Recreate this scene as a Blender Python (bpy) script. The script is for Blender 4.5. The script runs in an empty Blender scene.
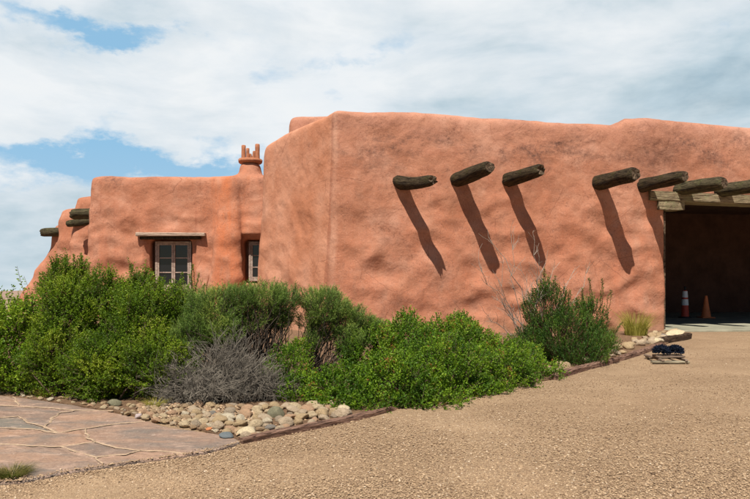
import bpy, bmesh, math, random
import numpy as np
from mathutils import Vector, noise, Matrix

random.seed(7)
RNG = np.random.default_rng(7)
EYE, HZ, F, CX = 1.6, 275.0, 650.0, 375.0
C = bpy.context.scene.collection
scene = bpy.context.scene


def W(px, py, D):
    """world point at distance D that the photograph shows at (px, py)"""
    return Vector(((px - CX) * D / F, D, EYE - (py - HZ) * D / F))


def G(px, py, z=0.0):
    D = (EYE - z) * F / (py - HZ)
    return Vector(((px - CX) * D / F, D, z))


# ------------------------------------------------------------------ materials
def nt(name):
    m = bpy.data.materials.new(name)
    m.use_nodes = True
    t = m.node_tree
    for n in list(t.nodes):
        t.nodes.remove(n)
    out = t.nodes.new('ShaderNodeOutputMaterial')
    return m, t, out


class NB:
    """small node-tree writer"""
    def __init__(self, t):
        self.t = t

    def n(self, typ, **kw):
        nd = self.t.nodes.new(typ)
        for k, v in kw.items():
            if k.startswith('in_'):
                key = k[3:]
                key = int(key) if key.isdigit() else key
                self.set(nd.inputs[key], v)
            else:
                setattr(nd, k, v)
        return nd

    def set(self, sock, v):
        if isinstance(v, bpy.types.NodeSocket):
            self.t.links.new(v, sock)
        else:
            sock.default_value = v

    def math(self, op, a, b=0.0, clamp=False):
        nd = self.n('ShaderNodeMath', operation=op, use_clamp=clamp)
        self.set(nd.inputs[0], a)
        self.set(nd.inputs[1], b)
        return nd.outputs[0]

    def noise(self, vec, scale, detail=4.0, rough=0.55, dist=0.0):
        nd = self.n('ShaderNodeTexNoise')
        self.set(nd.inputs['Vector'], vec)
        nd.inputs['Scale'].default_value = scale
        nd.inputs['Detail'].default_value = detail
        nd.inputs['Roughness'].default_value = rough
        nd.inputs['Distortion'].default_value = dist
        return nd.outputs[0]

    def ramp(self, fac, stops, interp='LINEAR'):
        nd = self.n('ShaderNodeValToRGB')
        cr = nd.color_ramp
        cr.interpolation = interp
        while len(cr.elements) < len(stops):
            cr.elements.new(0.5)
        for e, (p, c) in zip(cr.elements, stops):
            e.position = p
            if not hasattr(c, '__len__'):
                c = (c, c, c)
            e.color = (c[0], c[1], c[2], 1)
        self.set(nd.inputs[0], fac)
        return nd.outputs[0]

    def mix(self, fac, a, b, mode='MIX'):
        nd = self.n('ShaderNodeMix', data_type='RGBA', blend_type=mode)
        self.set(nd.inputs[0], fac)
        for s, v in ((nd.inputs[6], a), (nd.inputs[7], b)):
            if isinstance(v, tuple) and len(v) == 3:
                v = (*v, 1)
            self.set(s, v)
        return nd.outputs[2]

    def mapping(self, vec, scale=(1, 1, 1), rot=(0, 0, 0), loc=(0, 0, 0)):
        nd = self.n('ShaderNodeMapping')
        self.set(nd.inputs[0], vec)
        nd.inputs['Scale'].default_value = scale
        nd.inputs['Rotation'].default_value = rot
        nd.inputs['Location'].default_value = loc
        return nd.outputs[0]

    def bump(self, h, strength, dist, normal=None):
        nd = self.n('ShaderNodeBump')
        nd.inputs['Strength'].default_value = strength
        nd.inputs['Distance'].default_value = dist
        self.set(nd.inputs['Height'], h)
        if normal is not None:
            self.set(nd.inputs['Normal'], normal)
        return nd.outputs[0]

    def bsdf(self, out, color, rough=0.9, normal=None, spec=0.25):
        nd = self.n('ShaderNodeBsdfPrincipled')
        if isinstance(color, tuple) and len(color) == 3:
            color = (*color, 1)
        self.set(nd.inputs['Base Color'], color)
        self.set(nd.inputs['Roughness'], rough)
        nd.inputs['Specular IOR Level'].default_value = spec
        if normal is not None:
            self.set(nd.inputs['Normal'], normal)
        self.t.links.new(nd.outputs[0], out.inputs[0])
        return nd


def pos(b):
    return b.n('ShaderNodeNewGeometry').outputs['Position']


def gauss(b, v, c, s):
    d = b.math('DIVIDE', b.math('SUBTRACT', v, c), s)
    return b.math('EXPONENT', b.math('MULTIPLY', b.math('MULTIPLY', d, d), -1.0))


def mat_adobe():
    m, t, out = nt('adobe_stucco')
    b = NB(t)
    p = pos(b)
    sep = b.n('ShaderNodeSeparateXYZ', in_0=p)
    x, y, z = sep.outputs
    n1 = b.noise(p, 0.75, 7, 0.62, 0.15)
    n2 = b.noise(b.mapping(p, loc=(7, 3, 1), scale=(1,1,1.5)), 1.7, 8, 0.66, 0.1)
    n3 = b.noise(b.mapping(p, loc=(1, 9, 4)), 9.0, 6, 0.7)
    n4 = b.noise(b.mapping(p, scale=(1, 1, .18), loc=(3, 1, 4)), 2.6, 5, 0.6, 0.3)
    base = b.ramp(n1, [(0.3, (.36, .145, .077)), (0.5, (.51, .230, .135)), (0.70, (.63, .335, .222))])
    base = b.mix(b.math('MULTIPLY', b.ramp(n2, [(0.42, 0), (0.62, 1)]), 0.5), base, (.40, .150, .080))
    # orange, fresher plaster low on the walls and near the chimney breast
    wing = b.math('GREATER_THAN', y, 21.6)
    br = b.math('MULTIPLY', gauss(b, x, -5.15, .62), wing)
    br = b.math('MULTIPLY', br, b.ramp(n4, [(0.4, 0.15), (0.62, 1)]))
    base = b.mix(b.math('MULTIPLY', br, 1.0, clamp=True), base, (.58, .18, .07))
    low = b.math('MULTIPLY', b.ramp(z, [(0.0, 1), (0.6, 0)]), 1.0)
    zz = b.math('MULTIPLY', b.math('SUBTRACT', 6.4, z), 0.2, clamp=True)
    base = b.mix(b.math('MULTIPLY', b.math('MULTIPLY', zz, b.ramp(n4, [(.35, 0), (.7, 1)])), .55), base, (.60, .205, .105))
    # pale dusty parapet
    top = b.math('MULTIPLY', b.math('SUBTRACT', z, 4.7), 0.75, clamp=True)
    base = b.mix(b.math('MULTIPLY', top, b.ramp(n2, [(.3, .1), (.7, .55)])), base, (.60, .32, .23))
    # side face: smoother, more orange coat, also lightened to offset its weaker sun
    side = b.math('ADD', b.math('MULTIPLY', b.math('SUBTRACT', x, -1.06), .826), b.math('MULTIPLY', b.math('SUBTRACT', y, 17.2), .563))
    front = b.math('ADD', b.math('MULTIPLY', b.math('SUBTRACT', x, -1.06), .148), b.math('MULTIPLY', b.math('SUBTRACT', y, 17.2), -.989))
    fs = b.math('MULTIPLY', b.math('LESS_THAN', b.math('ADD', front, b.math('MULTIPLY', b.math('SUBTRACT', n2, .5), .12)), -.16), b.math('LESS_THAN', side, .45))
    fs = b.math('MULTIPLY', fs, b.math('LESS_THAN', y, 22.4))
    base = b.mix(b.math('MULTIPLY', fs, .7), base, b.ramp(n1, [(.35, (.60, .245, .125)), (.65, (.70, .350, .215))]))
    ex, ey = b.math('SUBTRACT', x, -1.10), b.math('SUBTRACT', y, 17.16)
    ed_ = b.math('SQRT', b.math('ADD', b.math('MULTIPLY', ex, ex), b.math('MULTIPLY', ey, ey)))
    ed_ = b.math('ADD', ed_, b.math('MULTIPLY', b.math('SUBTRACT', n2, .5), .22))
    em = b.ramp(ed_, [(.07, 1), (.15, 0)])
    base = b.mix(b.math('MULTIPLY', em, b.ramp(n4, [(.3, .0), (.6, .45)])), base, (.68, .40, .27))  # pale worn corner edge, also painting in its bright highlight
    # grey-brown lichen and soot patches
    st = b.ramp(b.noise(b.mapping(p, scale=(.7, 1, 1.5), loc=(2, 4, 9)), 1.05, 9, 0.72, 0.3), [(0.47, 0), (0.66, 1)])
    fine = b.ramp(n3, [(0.38, 0.15), (0.6, 1)])
    band = b.math('ADD', b.math('MULTIPLY', gauss(b, z, 5.2, .5), 0.9), .38)
    clean = b.math('SUBTRACT', 1.0, b.math('MULTIPLY', fs, .75))
    st = b.math('MULTIPLY', b.math('MULTIPLY', b.math('MULTIPLY', st, fine), clean), band, clamp=True)
    base = b.mix(b.math('MULTIPLY', st, 1.0, clamp=True), base, (.17, .085, .06))
    # the big stain under the step of the parapet, and the chimney side
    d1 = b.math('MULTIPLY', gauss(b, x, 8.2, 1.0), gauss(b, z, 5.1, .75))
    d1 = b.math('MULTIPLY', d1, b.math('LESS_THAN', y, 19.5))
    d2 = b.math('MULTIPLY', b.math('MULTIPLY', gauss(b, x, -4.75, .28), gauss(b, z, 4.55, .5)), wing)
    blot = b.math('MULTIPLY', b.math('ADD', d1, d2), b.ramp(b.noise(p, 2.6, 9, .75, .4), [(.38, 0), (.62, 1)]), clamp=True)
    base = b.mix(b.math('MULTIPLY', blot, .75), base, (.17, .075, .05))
    # rain streaks
    sk = b.ramp(b.noise(b.mapping(p, scale=(1, 1, .07), loc=(5, 2, 2)), 5.5, 4, .6), [(.6, 0), (.72, 1)])
    sk = b.math('MULTIPLY', sk, b.math('ADD', b.math('MULTIPLY', wing, .4), .10))
    base = b.mix(sk, base, (.36, .13, .075))
    # speckle
    sp = b.noise(p, 55, 3, .7)
    base = b.mix(b.ramp(sp, [(.3, .4), (.5, 0)]), base, (.26, .11, .07))
    # fine dark weathering flecks gathered in patches
    fl = b.math('MULTIPLY', b.ramp(b.noise(b.mapping(p, loc=(6, 1, 8)), 15, 8, .78), [(.53, 0), (.62, 1)]), b.ramp(b.noise(b.mapping(p, loc=(2, 7, 3)), 1.3, 6, .65), [(.42, 0), (.62, .7)]))
    base = b.mix(b.math('MULTIPLY', fl, clean), base, (.20, .080, .05))
    ck = b.n('ShaderNodeTexVoronoi', feature='DISTANCE_TO_EDGE')
    b.set(ck.inputs['Vector'], b.mix(.12, p, b.n('ShaderNodeTexNoise', in_Vector=p, in_Scale=2.5, in_Detail=5.0).outputs[1]))
    ck.inputs['Scale'].default_value = .75
    ckm = b.math('MULTIPLY', b.ramp(ck.outputs['Distance'], [(.002, 1), (.007, 0)]), b.ramp(b.noise(b.mapping(p, loc=(9, 9, 1)), .9, 3, .5), [(.52, 0), (.6, .55)]))
    base = b.mix(ckm, base, (.20, .075, .045))
    base = b.mix(b.ramp(b.noise(b.mapping(p, loc=(4, 4, 4)), 34, 4, .7), [(.56, 0), (.74, .35)]), base, (.80, .50, .38))
    # earth splash
    base = b.mix(b.math('MULTIPLY', low, .5), base, (.42, .24, .14))
    h = b.math('ADD', b.math('MULTIPLY', b.noise(p, 2.1, 6, .52, .1), 1.0), b.math('MULTIPLY', b.noise(p, 22, 5, .65), .10))
    nb = b.bump(h, 0.85, 0.075)
    h2 = b.noise(p, 75, 3, .7)
    nb = b.bump(h2, 0.45, 0.010, nb)
    b.bsdf(out, base, .95, nb, .12)
    return m


def mat_wood(name, c_dark, c_light, stretch=(1, 1, 1), scale=10, bump=.6, moss=None):
    m, t, out = nt(name)
    b = NB(t)
    p = b.n('ShaderNodeTexCoord').outputs['Object']
    q = b.mapping(p, scale=stretch)
    g = b.noise(q, scale, 7, .65, .6)
    col = b.ramp(g, [(.33, c_dark), (.62, c_light)])
    if moss:
        mk = b.ramp(b.noise(p, 5, 7, .7), [(.5, 0), (.64, 1)])
        col = b.mix(b.math('MULTIPLY', mk, .7), col, moss)
    cr = b.ramp(b.noise(q, scale * 2.4, 5, .7), [(.36, 1), (.46, 0)])
    col = b.mix(b.math('MULTIPLY', cr, .6), col, tuple(v * .35 for v in c_dark))
    nb = b.bump(b.math('SUBTRACT', g, b.math('MULTIPLY', cr, .5)), bump, .05)
    b.bsdf(out, col, .9, nb, .15)
    return m


def mat_plain(name, color, rough=.7, var=.25, scale=8, bumpd=.004, spec=.3):
    m, t, out = nt(name)
    b = NB(t)
    p = b.n('ShaderNodeTexCoord').outputs['Object']
    g = b.noise(p, scale, 6, .65)
    lo = tuple(v * (1 - var) for v in color)
    hi = tuple(min(1, v * (1 + var)) for v in color)
    col = b.ramp(g, [(.3, lo), (.7, hi)])
    nb = b.bump(b.noise(p, scale * 6, 4, .6), .6, bumpd)
    b.bsdf(out, col, rough, nb, spec)
    return m


def mat_glass():
    m, t, out = nt('window_glass')
    b = NB(t)
    p = pos(b)
    nb = b.bump(b.noise(p, 2.2, 2, .5), .15, .02)
    nd = b.bsdf(out, (.012, .012, .014), .06, nb, .5)
    return m


def mat_leaf(name, stops, trans=.35, rough=.55, patch=None):
    m, t, out = nt(name)
    b = NB(t)
    a = b.n('ShaderNodeAttribute', attribute_name='rnd')
    col = b.ramp(a.outputs['Fac'], stops)
    if patch:
        pk = b.ramp(b.noise(pos(b), 3.2, 3, .5), [(.45, 0), (.65, 1)])
        col = b.mix(b.math('MULTIPLY', pk, .5), col, patch)
    d = b.n('ShaderNodeBsdfPrincipled')
    b.set(d.inputs['Base Color'], col)
    d.inputs['Roughness'].default_value = rough
    d.inputs['Specular IOR Level'].default_value = .3
    tr = b.n('ShaderNodeBsdfTranslucent')
    b.set(tr.inputs[0], b.mix(.5, col, (.25, .42, .03)))
    mx = b.n('ShaderNodeMixShader')
    mx.inputs[0].default_value = trans
    t.links.new(d.outputs[0], mx.inputs[1])
    t.links.new(tr.outputs[0], mx.inputs[2])
    t.links.new(mx.outputs[0], out.inputs[0])
    return m


def mat_gravel():
    m, t, out = nt('gravel')
    b = NB(t)
    p = pos(b)
    flat = b.mapping(p, scale=(1, 1, .3))
    wob = b.n('ShaderNodeMix', data_type='RGBA')
    vor = b.n('ShaderNodeTexVoronoi')
    b.set(vor.inputs['Vector'], flat)
    vor.inputs['Scale'].default_value = 80
    vor2 = b.n('ShaderNodeTexVoronoi')
    b.set(vor2.inputs['Vector'], b.mapping(flat, loc=(3, 4, 0), rot=(0, 0, .6)))
    vor2.inputs['Scale'].default_value = 150
    s1 = b.n('ShaderNodeSeparateColor', in_0=vor.outputs['Color']).outputs[0]
    s2 = b.n('ShaderNodeSeparateColor', in_0=vor2.outputs['Color']).outputs[1]
    c1 = b.ramp(s1, [(0, (.14, .09, .055)), (.12, (.27, .175, .10)), (.5, (.39, .260, .150)), (.85, (.48, .330, .195)), (1, (.62, .48, .33))])
    c2 = b.ramp(s2, [(0, (.20, .125, .075)), (.5, (.37, .245, .14)), (1, (.50, .36, .22))])
    pick = b.ramp(b.noise(flat, 17, 3, .6), [(.46, 0), (.54, 1)])
    col = b.mix(pick, c1, c2)
    edge = b.ramp(vor.outputs['Distance'], [(.45, 0), (.75, 1)])
    col = b.mix(b.math('MULTIPLY', edge, .3), col, (.14, .075, .04))
    big = b.noise(b.mapping(flat, scale=(.6, 1.2, 1)), .8, 5, .6, .4)
    col = b.mix(b.ramp(big, [(.35, .55), (.62, 0)]), col, (.25, .16, .09))
    wet = b.ramp(b.noise(b.mapping(flat, loc=(9, 2, 0)), 2.4, 6, .65), [(.62, 0), (.75, .35)])
    col = b.mix(wet, col, (.20, .13, .085))
    pale = b.ramp(b.noise(b.mapping(flat, loc=(1, 12, 0)), .55, 4, .6), [(.5, 0), (.66, .25)])
    col = b.mix(pale, col, (.58, .40, .24))
    h = b.math('ADD', b.math('MULTIPLY', vor.outputs['Distance'], -.8), b.math('MULTIPLY', vor2.outputs['Distance'], -.4))
    h = b.math('ADD', h, b.math('MULTIPLY', s1, .8))
    nb = b.bump(h, .6, .009)
    nb = b.bump(b.noise(flat, 5, 4, .6), .5, .05, nb)
    b.bsdf(out, col, .93, nb, .15)
    return m


def mat_pebble(name='loose_pebbles'):
    m, t, out = nt(name)
    b = NB(t)
    a = b.n('ShaderNodeAttribute', attribute_name='rnd')
    col = b.ramp(a.outputs['Fac'], [(0, (.12, .08, .05)), (.2, (.27, .175, .105)), (.55, (.41, .275, .16)), (.85, (.52, .365, .22)), (1, (.70, .57, .42))])
    b.bsdf(out, col, .85, None, .2)
    return m


def mat_soil():
    m, t, out = nt('bed_soil')
    b = NB(t)
    p = pos(b)
    col = b.ramp(b.noise(p, 14, 8, .75), [(.3, (.13, .075, .045)), (.7, (.36, .22, .125))])
    nb = b.bump(b.noise(p, 26, 6, .75), 1, .04)
    b.bsdf(out, col, .95, nb, .1)
    return m


def mat_desert():
    m, t, out = nt('desert_ground')
    b = NB(t)
    p = pos(b)
    col = b.ramp(b.noise(p, .02, 8, .6), [(.35, (.30, .19, .15)), (.65, (.42, .27, .20))])
    sc = b.ramp(b.noise(p, .3, 6, .7), [(.5, 0), (.6, .6)])
    col = b.mix(sc, col, (.14, .15, .08))
    b.bsdf(out, col, .95, None, .1)
    return m


def mat_flag():
    m, t, out = nt('flagstone')
    b = NB(t)
    p = pos(b)
    flat = b.mapping(p, scale=(1, 1, .5))
    a = b.n('ShaderNodeAttribute', attribute_name='rnd')
    col = b.ramp(a.outputs['Fac'], [(0, (.19, .135, .10)), (.3, (.29, .190, .135)), (.55, (.36, .225, .15)), (.8, (.44, .255, .155)), (1, (.20, .185, .145))])
    n = b.noise(b.mapping(flat, scale=(.8, 1.6, 1)), 1.6, 9, .68, .6)
    col = b.mix(b.ramp(n, [(.42, 0), (.62, .75)]), col, (.18, .160, .135))
    n2 = b.noise(b.mapping(flat, scale=(1, 2.2, 1), loc=(4, 4, 4)), 4.4, 8, .72, .3)
    col = b.mix(b.ramp(n2, [(.5, 0), (.7, .6)]), col, (.60, .40, .29))
    n3 = b.noise(flat, 30, 5, .75)
    col = b.mix(b.ramp(n3, [(.36, .5), (.5, 0)]), col, (.16, .10, .08))
    n4 = b.noise(b.mapping(flat, loc=(7, 1, 0)), 19, 4, .7)
    col = b.mix(b.ramp(n4, [(.62, 0), (.7, .6)]), col, (.62, .46, .36))
    nb = b.bump(b.noise(flat, 3, 9, .65), .8, .05)
    nb = b.bump(b.noise(flat, 45, 4, .7), .6, .006, nb)
    b.bsdf(out, col, .85, nb, .2)
    return m


def mat_rock():
    m, t, out = nt('river_rock')
    b = NB(t)
    r = b.n('ShaderNodeObjectInfo').outputs['Random']
    p = b.n('ShaderNodeTexCoord').outputs['Object']
    col = b.ramp(r, [(0, (.62, .44, .24)), (.22, (.72, .55, .33)), (.4, (.48, .32, .18)), (.55, (.66, .50, .33)), (.7, (.64, .39, .23)), (.82, (.46, .36, .25)), (.90, (.78, .66, .46)), (.975, (.28, .26, .23))], 'CONSTANT')
    n = b.noise(p, 3.5, 7, .7)
    col = b.mix(b.ramp(n, [(.42, 0), (.62, .5)]), col, (.34, .23, .13))
    col = b.mix(b.ramp(b.noise(p, 14, 5, .7), [(.55, 0), (.7, .4)]), col, (.74, .62, .46))
    nb = b.bump(b.noise(p, 6, 7, .7), .7, .12)
    b.bsdf(out, col, .85, nb, .2)
    return m


M = {}
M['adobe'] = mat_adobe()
M['viga'] = mat_wood('weathered_viga', (.012, .008, .006), (.095, .068, .038), (9, 9, .9), 2.6, 1.0, (.075, .062, .022))
M['viga_pale'] = mat_wood('mossy_viga', (.030, .024, .014), (.13, .105, .058), (9, 9, .9), 2.6, 1.0, (.13, .12, .05))
M['viga_end'] = mat_wood('viga_end', (.035, .022, .014), (.19, .13, .08), (1, 1, 1), 12, .8)
M['beam'] = mat_wood('pale_beam', (.15, .105, .06), (.40, .31, .19), (.5, 9, 9), 2.4, .8, (.33, .31, .16))
M['lintel'] = mat_wood('grey_tan_board', (.34, .23, .16), (.62, .46, .34), (.5, 9, 9), 2.6, .7)
M['frame'] = mat_wood('window_wood', (.30, .20, .15), (.52, .40, .32), (1, 1, 1), 9, .3)
M['timber'] = mat_wood('edging_timber', (.13, .065, .045), (.37, .22, .15), (9, .8, 9), 3.0, 1.0)
M['timber_dark'] = mat_wood('dark_edging_timber', (.04, .025, .018), (.13, .08, .05), (3, .8, 9), 3.0, 1.0)
M['plank'] = mat_wood('grey_plank', (.18, .14, .09), (.42, .36, .24), (.6, 9, 9), 3.0, .6)
M['glass'] = mat_glass()
M['clay'] = mat_plain('clay_pipe', (.42, .17, .085), .9, .3, 7, .01)
M['garage_shade'] = mat_plain('garage_shade_brown', (.10, .048, .032), .95, .3, 2, .02)  # dark brown of the added panels, shade put into the colour
M['gravel'] = mat_gravel()
M['pebble'] = mat_pebble()
M['soil'] = mat_soil()
M['desert'] = mat_desert()
M['flag'] = mat_flag()
M['mortar'] = mat_plain('sandy_mortar', (.44, .31, .20), .95, .3, 14, .02)
M['slab'] = mat_plain('grey_stone_paving', (.29, .27, .19), .9, .4, 1.4, .02)
M['rock'] = mat_rock()
M['rock_orange'] = mat_plain('orange_rock', (.62, .24, .10), .85, .2, 6, .02)
M['rock_blue'] = mat_plain('blue_grey_rock', (.17, .19, .19), .8, .25, 6, .02)
M['rock_olive'] = mat_plain('olive_rock', (.22, .20, .12), .85, .3, 5, .02)
M['rock_white'] = mat_plain('pale_pink_rock', (.58, .46, .42), .85, .2, 5, .02)
M['rock_cream'] = mat_plain('cream_rock', (.66, .53, .33), .85, .25, 5, .03)
M['stem'] = mat_plain('brown_stem', (.13, .085, .055), .9, .35, 20, .002)
M['stem_dark'] = mat_plain('dark_stem', (.055, .038, .026), .9, .4, 20, .002)
M['stem_red'] = mat_plain('red_brown_stem', (.10, .04, .03), .9, .35, 20, .002)
M['stem_pale'] = mat_plain('pale_stem', (.33, .26, .20), .9, .3, 20, .002)
M['stem_grey'] = mat_plain('dead_grey_stem', (.185, .158, .122), .9, .7, 9, .002)
M['leaf_broad'] = mat_leaf('leaf_broad', [(0, (.05, .12, .008)), (.5, (.17, .29, .014)), (.85, (.30, .42, .02)), (1, (.38, .45, .05))], .38)
M['leaf_juniper'] = mat_leaf('leaf_juniper', [(0, (.03, .075, .006)), (.5, (.128, .210, .010)), (.85, (.26, .345, .014)), (1, (.36, .41, .04))], .32, patch=(.14, .26, .012))
M['leaf_rabbit'] = mat_leaf('leaf_rabbit', [(0, (.06, .12, .022)), (.5, (.18, .275, .055)), (.85, (.31, .40, .08)), (1, (.38, .45, .08))], .28)
M['leaf_sumac'] = mat_leaf('leaf_sumac', [(0, (.028, .085, .007)), (.5, (.115, .218, .012)), (.88, (.235, .355, .018)), (.995, (.30, .42, .03)), (1, (.30, .12, .03))], .34)
M['leaf_dark'] = mat_leaf('leaf_dark', [(0, (.018, .05, .008)), (.5, (.052, .12, .014)), (.88, (.12, .21, .02)), (1, (.25, .29, .04))], .22)
M['leaf_straw'] = mat_leaf('leaf_straw', [(0, (.24, .20, .04)), (.5, (.42, .36, .06)), (1, (.60, .52, .14))], .3)
M['leaf_moss'] = mat_leaf('leaf_moss', [(0, (.08, .08, .02)), (.5, (.19, .155, .045)), (1, (.32, .23, .09))], .3)
M['cone_orange'] = mat_plain('cone_orange', (.72, .20, .07), .6, .15, 5, .001)
M['cone_red'] = mat_plain('cone_red', (.55, .07, .04), .55, .15, 5, .001)
M['cone_white'] = mat_plain('cone_white', (.80, .80, .82), .4, .06, 5, .001)
M['rubber'] = mat_plain('black_rubber', (.03, .03, .03), .7, .2, 8, .002)
M['bristle'] = mat_plain('blue_black_bristle', (.006, .012, .028), .6, .5, 30, .01)
M['rail_red'] = mat_wood('worn_rail', (.14, .09, .065), (.34, .25, .18), (.6, 9, 9), 3.0, .6)


# ------------------------------------------------------------------ helpers
def mesh_obj(name, verts, faces, mat, parent=None, smooth=False, rnd=None, loc=None):
    me = bpy.data.meshes.new(name)
    me.from_pydata([tuple(v) for v in verts] if not isinstance(verts, np.ndarray) else verts.tolist(), [], faces if not isinstance(faces, np.ndarray) else faces.tolist())
    if rnd is not None:
        at = me.attributes.new('rnd', 'FLOAT', 'FACE')
        at.data.foreach_set('value', np.asarray(rnd, dtype=np.float32))
    if smooth:
        me.polygons.foreach_set('use_smooth', [True] * len(me.polygons))
    me.update()
    return link(name, me, mat, parent, loc)


def link(name, me, mat, parent=None, loc=None):
    o = bpy.data.objects.new(name, me)
    C.objects.link(o)
    if mat is not None:
        me.materials.append(mat)
    if parent is not None:
        o.parent = parent
        o.location = -parent_world(parent) if loc is None else loc
    elif loc is not None:
        o.location = loc
    return o


def parent_world(p):
    v = Vector(p.location)
    while p.parent is not None:
        p = p.parent
        v = v + Vector(p.location)
    return v


def tag(o, label=None, cat=None, group=None, kind=None):
    if label: o['label'] = label
    if cat: o['category'] = cat
    if group: o['group'] = group
    if kind: o['kind'] = kind
    return o


def empty(name, loc, label=None, cat=None, group=None):
    o = bpy.data.objects.new(name, None)
    C.objects.link(o)
    o.location = loc
    o.empty_display_size = .2
    return tag(o, label, cat, group)


def bm_obj(name, bm, mat, parent=None, smooth=False, loc=None):
    me = bpy.data.meshes.new(name)
    bm.normal_update()
    bm.to_mesh(me)
    bm.free()
    if smooth:
        me.polygons.foreach_set('use_smooth', [True] * len(me.polygons))
    return link(name, me, mat, parent, loc)


def prism(bm, poly, z0, z1, taper=None):
    """closed prism over a footprint (list of (x, y)); taper = footprint at the top"""
    a = sum(poly[i][0] * poly[(i + 1) % len(poly)][1] - poly[(i + 1) % len(poly)][0] * poly[i][1] for i in range(len(poly)))
    top = taper or poly
    if a < 0:
        poly = poly[::-1]
        top = top[::-1]
    lo = [bm.verts.new((x, y, z0)) for x, y in poly]
    hi = [bm.verts.new((x, y, z1)) for x, y in top]
    n = len(poly)
    bm.faces.new(lo[::-1])
    bm.faces.new(hi)
    for i in range(n):
        bm.faces.new((lo[i], lo[(i + 1) % n], hi[(i + 1) % n], hi[i]))


def box(bm, c, s, rot=None, bevel=0.0, jitter=0.0):
    r = bmesh.ops.create_cube(bm, size=1.0)
    vs = r['verts']
    bmesh.ops.scale(bm, vec=s, verts=vs)
    if bevel:
        es = list({e for v in vs for e in v.link_edges})
        rr = bmesh.ops.bevel(bm, geom=es, offset=bevel, segments=1, affect='EDGES')
        vs = list({v for f in rr['faces'] for v in f.verts} | {v for v in vs if v.is_valid})
    if jitter:
        for v in vs:
            v.co += Vector((random.uniform(-1, 1), random.uniform(-1, 1), random.uniform(-1, 1))) * jitter
    if rot is not None:
        bmesh.ops.rotate(bm, cent=(0, 0, 0), matrix=rot, verts=vs)
    bmesh.ops.translate(bm, vec=c, verts=vs)
    return vs


def tubes(polys, radii, sides=3):
    """many thin tubes; polys list of lists of Vector, radii list of (r0, r1)"""
    V, Fc = [], []
    for pl, (r0, r1) in zip(polys, radii):
        n = len(pl)
        base = len(V)
        for i, p in enumerate(pl):
            d = (pl[min(i + 1, n - 1)] - pl[max(i - 1, 0)])
            if d.length < 1e-6:
                d = Vector((0, 0, 1))
            d.normalize()
            a = d.cross(Vector((.31, .87, .38)))
            if a.length < 1e-3:
                a = d.cross(Vector((1, 0, 0)))
            a.normalize()
            c = d.cross(a)
            r = r0 + (r1 - r0) * i / max(1, n - 1)
            for k in range(sides):
                an = 2 * math.pi * k / sides
                q = p + (a * math.cos(an) + c * math.sin(an)) * r
                V.append((q.x, q.y, q.z))
        for i in range(n - 1):
            for k in range(sides):
                k2 = (k + 1) % sides
                Fc.append((base + i * sides + k, base + i * sides + k2, base + (i + 1) * sides + k2, base + (i + 1) * sides + k))
        Fc.append(tuple(base + (n - 1) * sides + k for k in range(sides)))
    return V, Fc


# ------------------------------------------------------------------ adobe building
T = Vector((.989, .148, 0)).normalized()
N = Vector((.148, -.989, 0)).normalized()
K = Vector((-1.06, 17.2, 0))
L = Vector((-3.65, 21.0, 0))


def FP(s, d=0.0):
    """front wall frame: s metres along from the corner, d metres in front"""
    p = K + T * s + N * d
    return (p.x, p.y)


root = empty('adobe_building', (3.0, 20.0, 0), 'large rounded terracotta adobe building with projecting log beams', 'building')

bm = bmesh.new()
SO = 9.46
Hm = 5.92
prism(bm, [FP(0), FP(SO), FP(SO, -9), (-2.4, 27), (-3.75, 24.6), (L.x, L.y)], -.3, Hm)
prism(bm, [FP(SO - .3), FP(24), FP(24, -.75), FP(SO - .3, -.75)], 3.84, Hm)
prism(bm, [FP(SO - .3, -.1), FP(24, -.1), FP(24, -9), FP(SO - .3, -9)], 4.35, Hm - .1)
prism(bm, [FP(22.6), FP(24), FP(24, -9), FP(22.6, -9)], -.3, Hm)
prism(bm, [FP(9, -8.3), FP(24, -8.3), FP(24, -9), FP(9, -9)], -.3, Hm)
# roof tier behind the corner
prism(bm, [(-2.98, 22.3), (1.5, 22.6), (1.6, 25), (-3.1, 25)], 5.0, 7.12)
# wing: front wall with two window openings, built of pieces
WY = 23.0


def wing(x0, x1, z0, z1, y0=WY, y1=WY + .8):
    prism(bm, [(x0, y0), (x1, y0), (x1, y1), (x0, y1)], z0, z1)


w1 = (-7.98, -6.48, 1.02, 2.86)   # window hole
w2 = (-4.66, -3.30, 1.30, 2.86)
wing(-10.15, w1[0], -.3, 5.12)
wing(w1[1], w2[0], -.3, 5.12)
wing(w2[1], -2.4, -.3, 5.12)
for w in (w1, w2):
    wing(w[0] - .1, w[1] + .1, -.3, w[2])
    wing(w[0] - .1, w[1] + .1, w[3], 5.12)
prism(bm, [(-10.15, WY + .6), (-2.4, WY + .6), (-2.4, 27), (-10.3, 27)], -.3, 5.05)
# stepped west end
prism(bm, [(-11.5, 24.2), (-9.8, 24.2), (-9.8, 26.5), (-11.5, 26.5)], -.3, 4.62, [(-11.25, 24.3), (-9.8, 24.3), (-9.8, 26.5), (-11.25, 26.5)])
prism(bm, [(-12.5, 25.3), (-10.4, 25.1), (-10.4, 27), (-12.5, 27)], -.3, 4.25, [(-12.3, 25.3), (-10.4, 25.1), (-10.4, 27), (-12.3, 27)])
prism(bm, [(-13.2, 26.2), (-11.6, 26.0), (-11.6, 28), (-13.2, 28)], -.3, 3.75, [(-13.0, 26.2), (-11.6, 26.0), (-11.6, 28), (-13.0, 28)])
prism(bm, [(-14.9, 26.2), (-11.6, 26.0), (-11.6, 28), (-14.9, 28)], -.3, 2.55, [(-13.1, 26.25), (-11.6, 26.1), (-11.6, 28), (-13.1, 28)])
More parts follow.
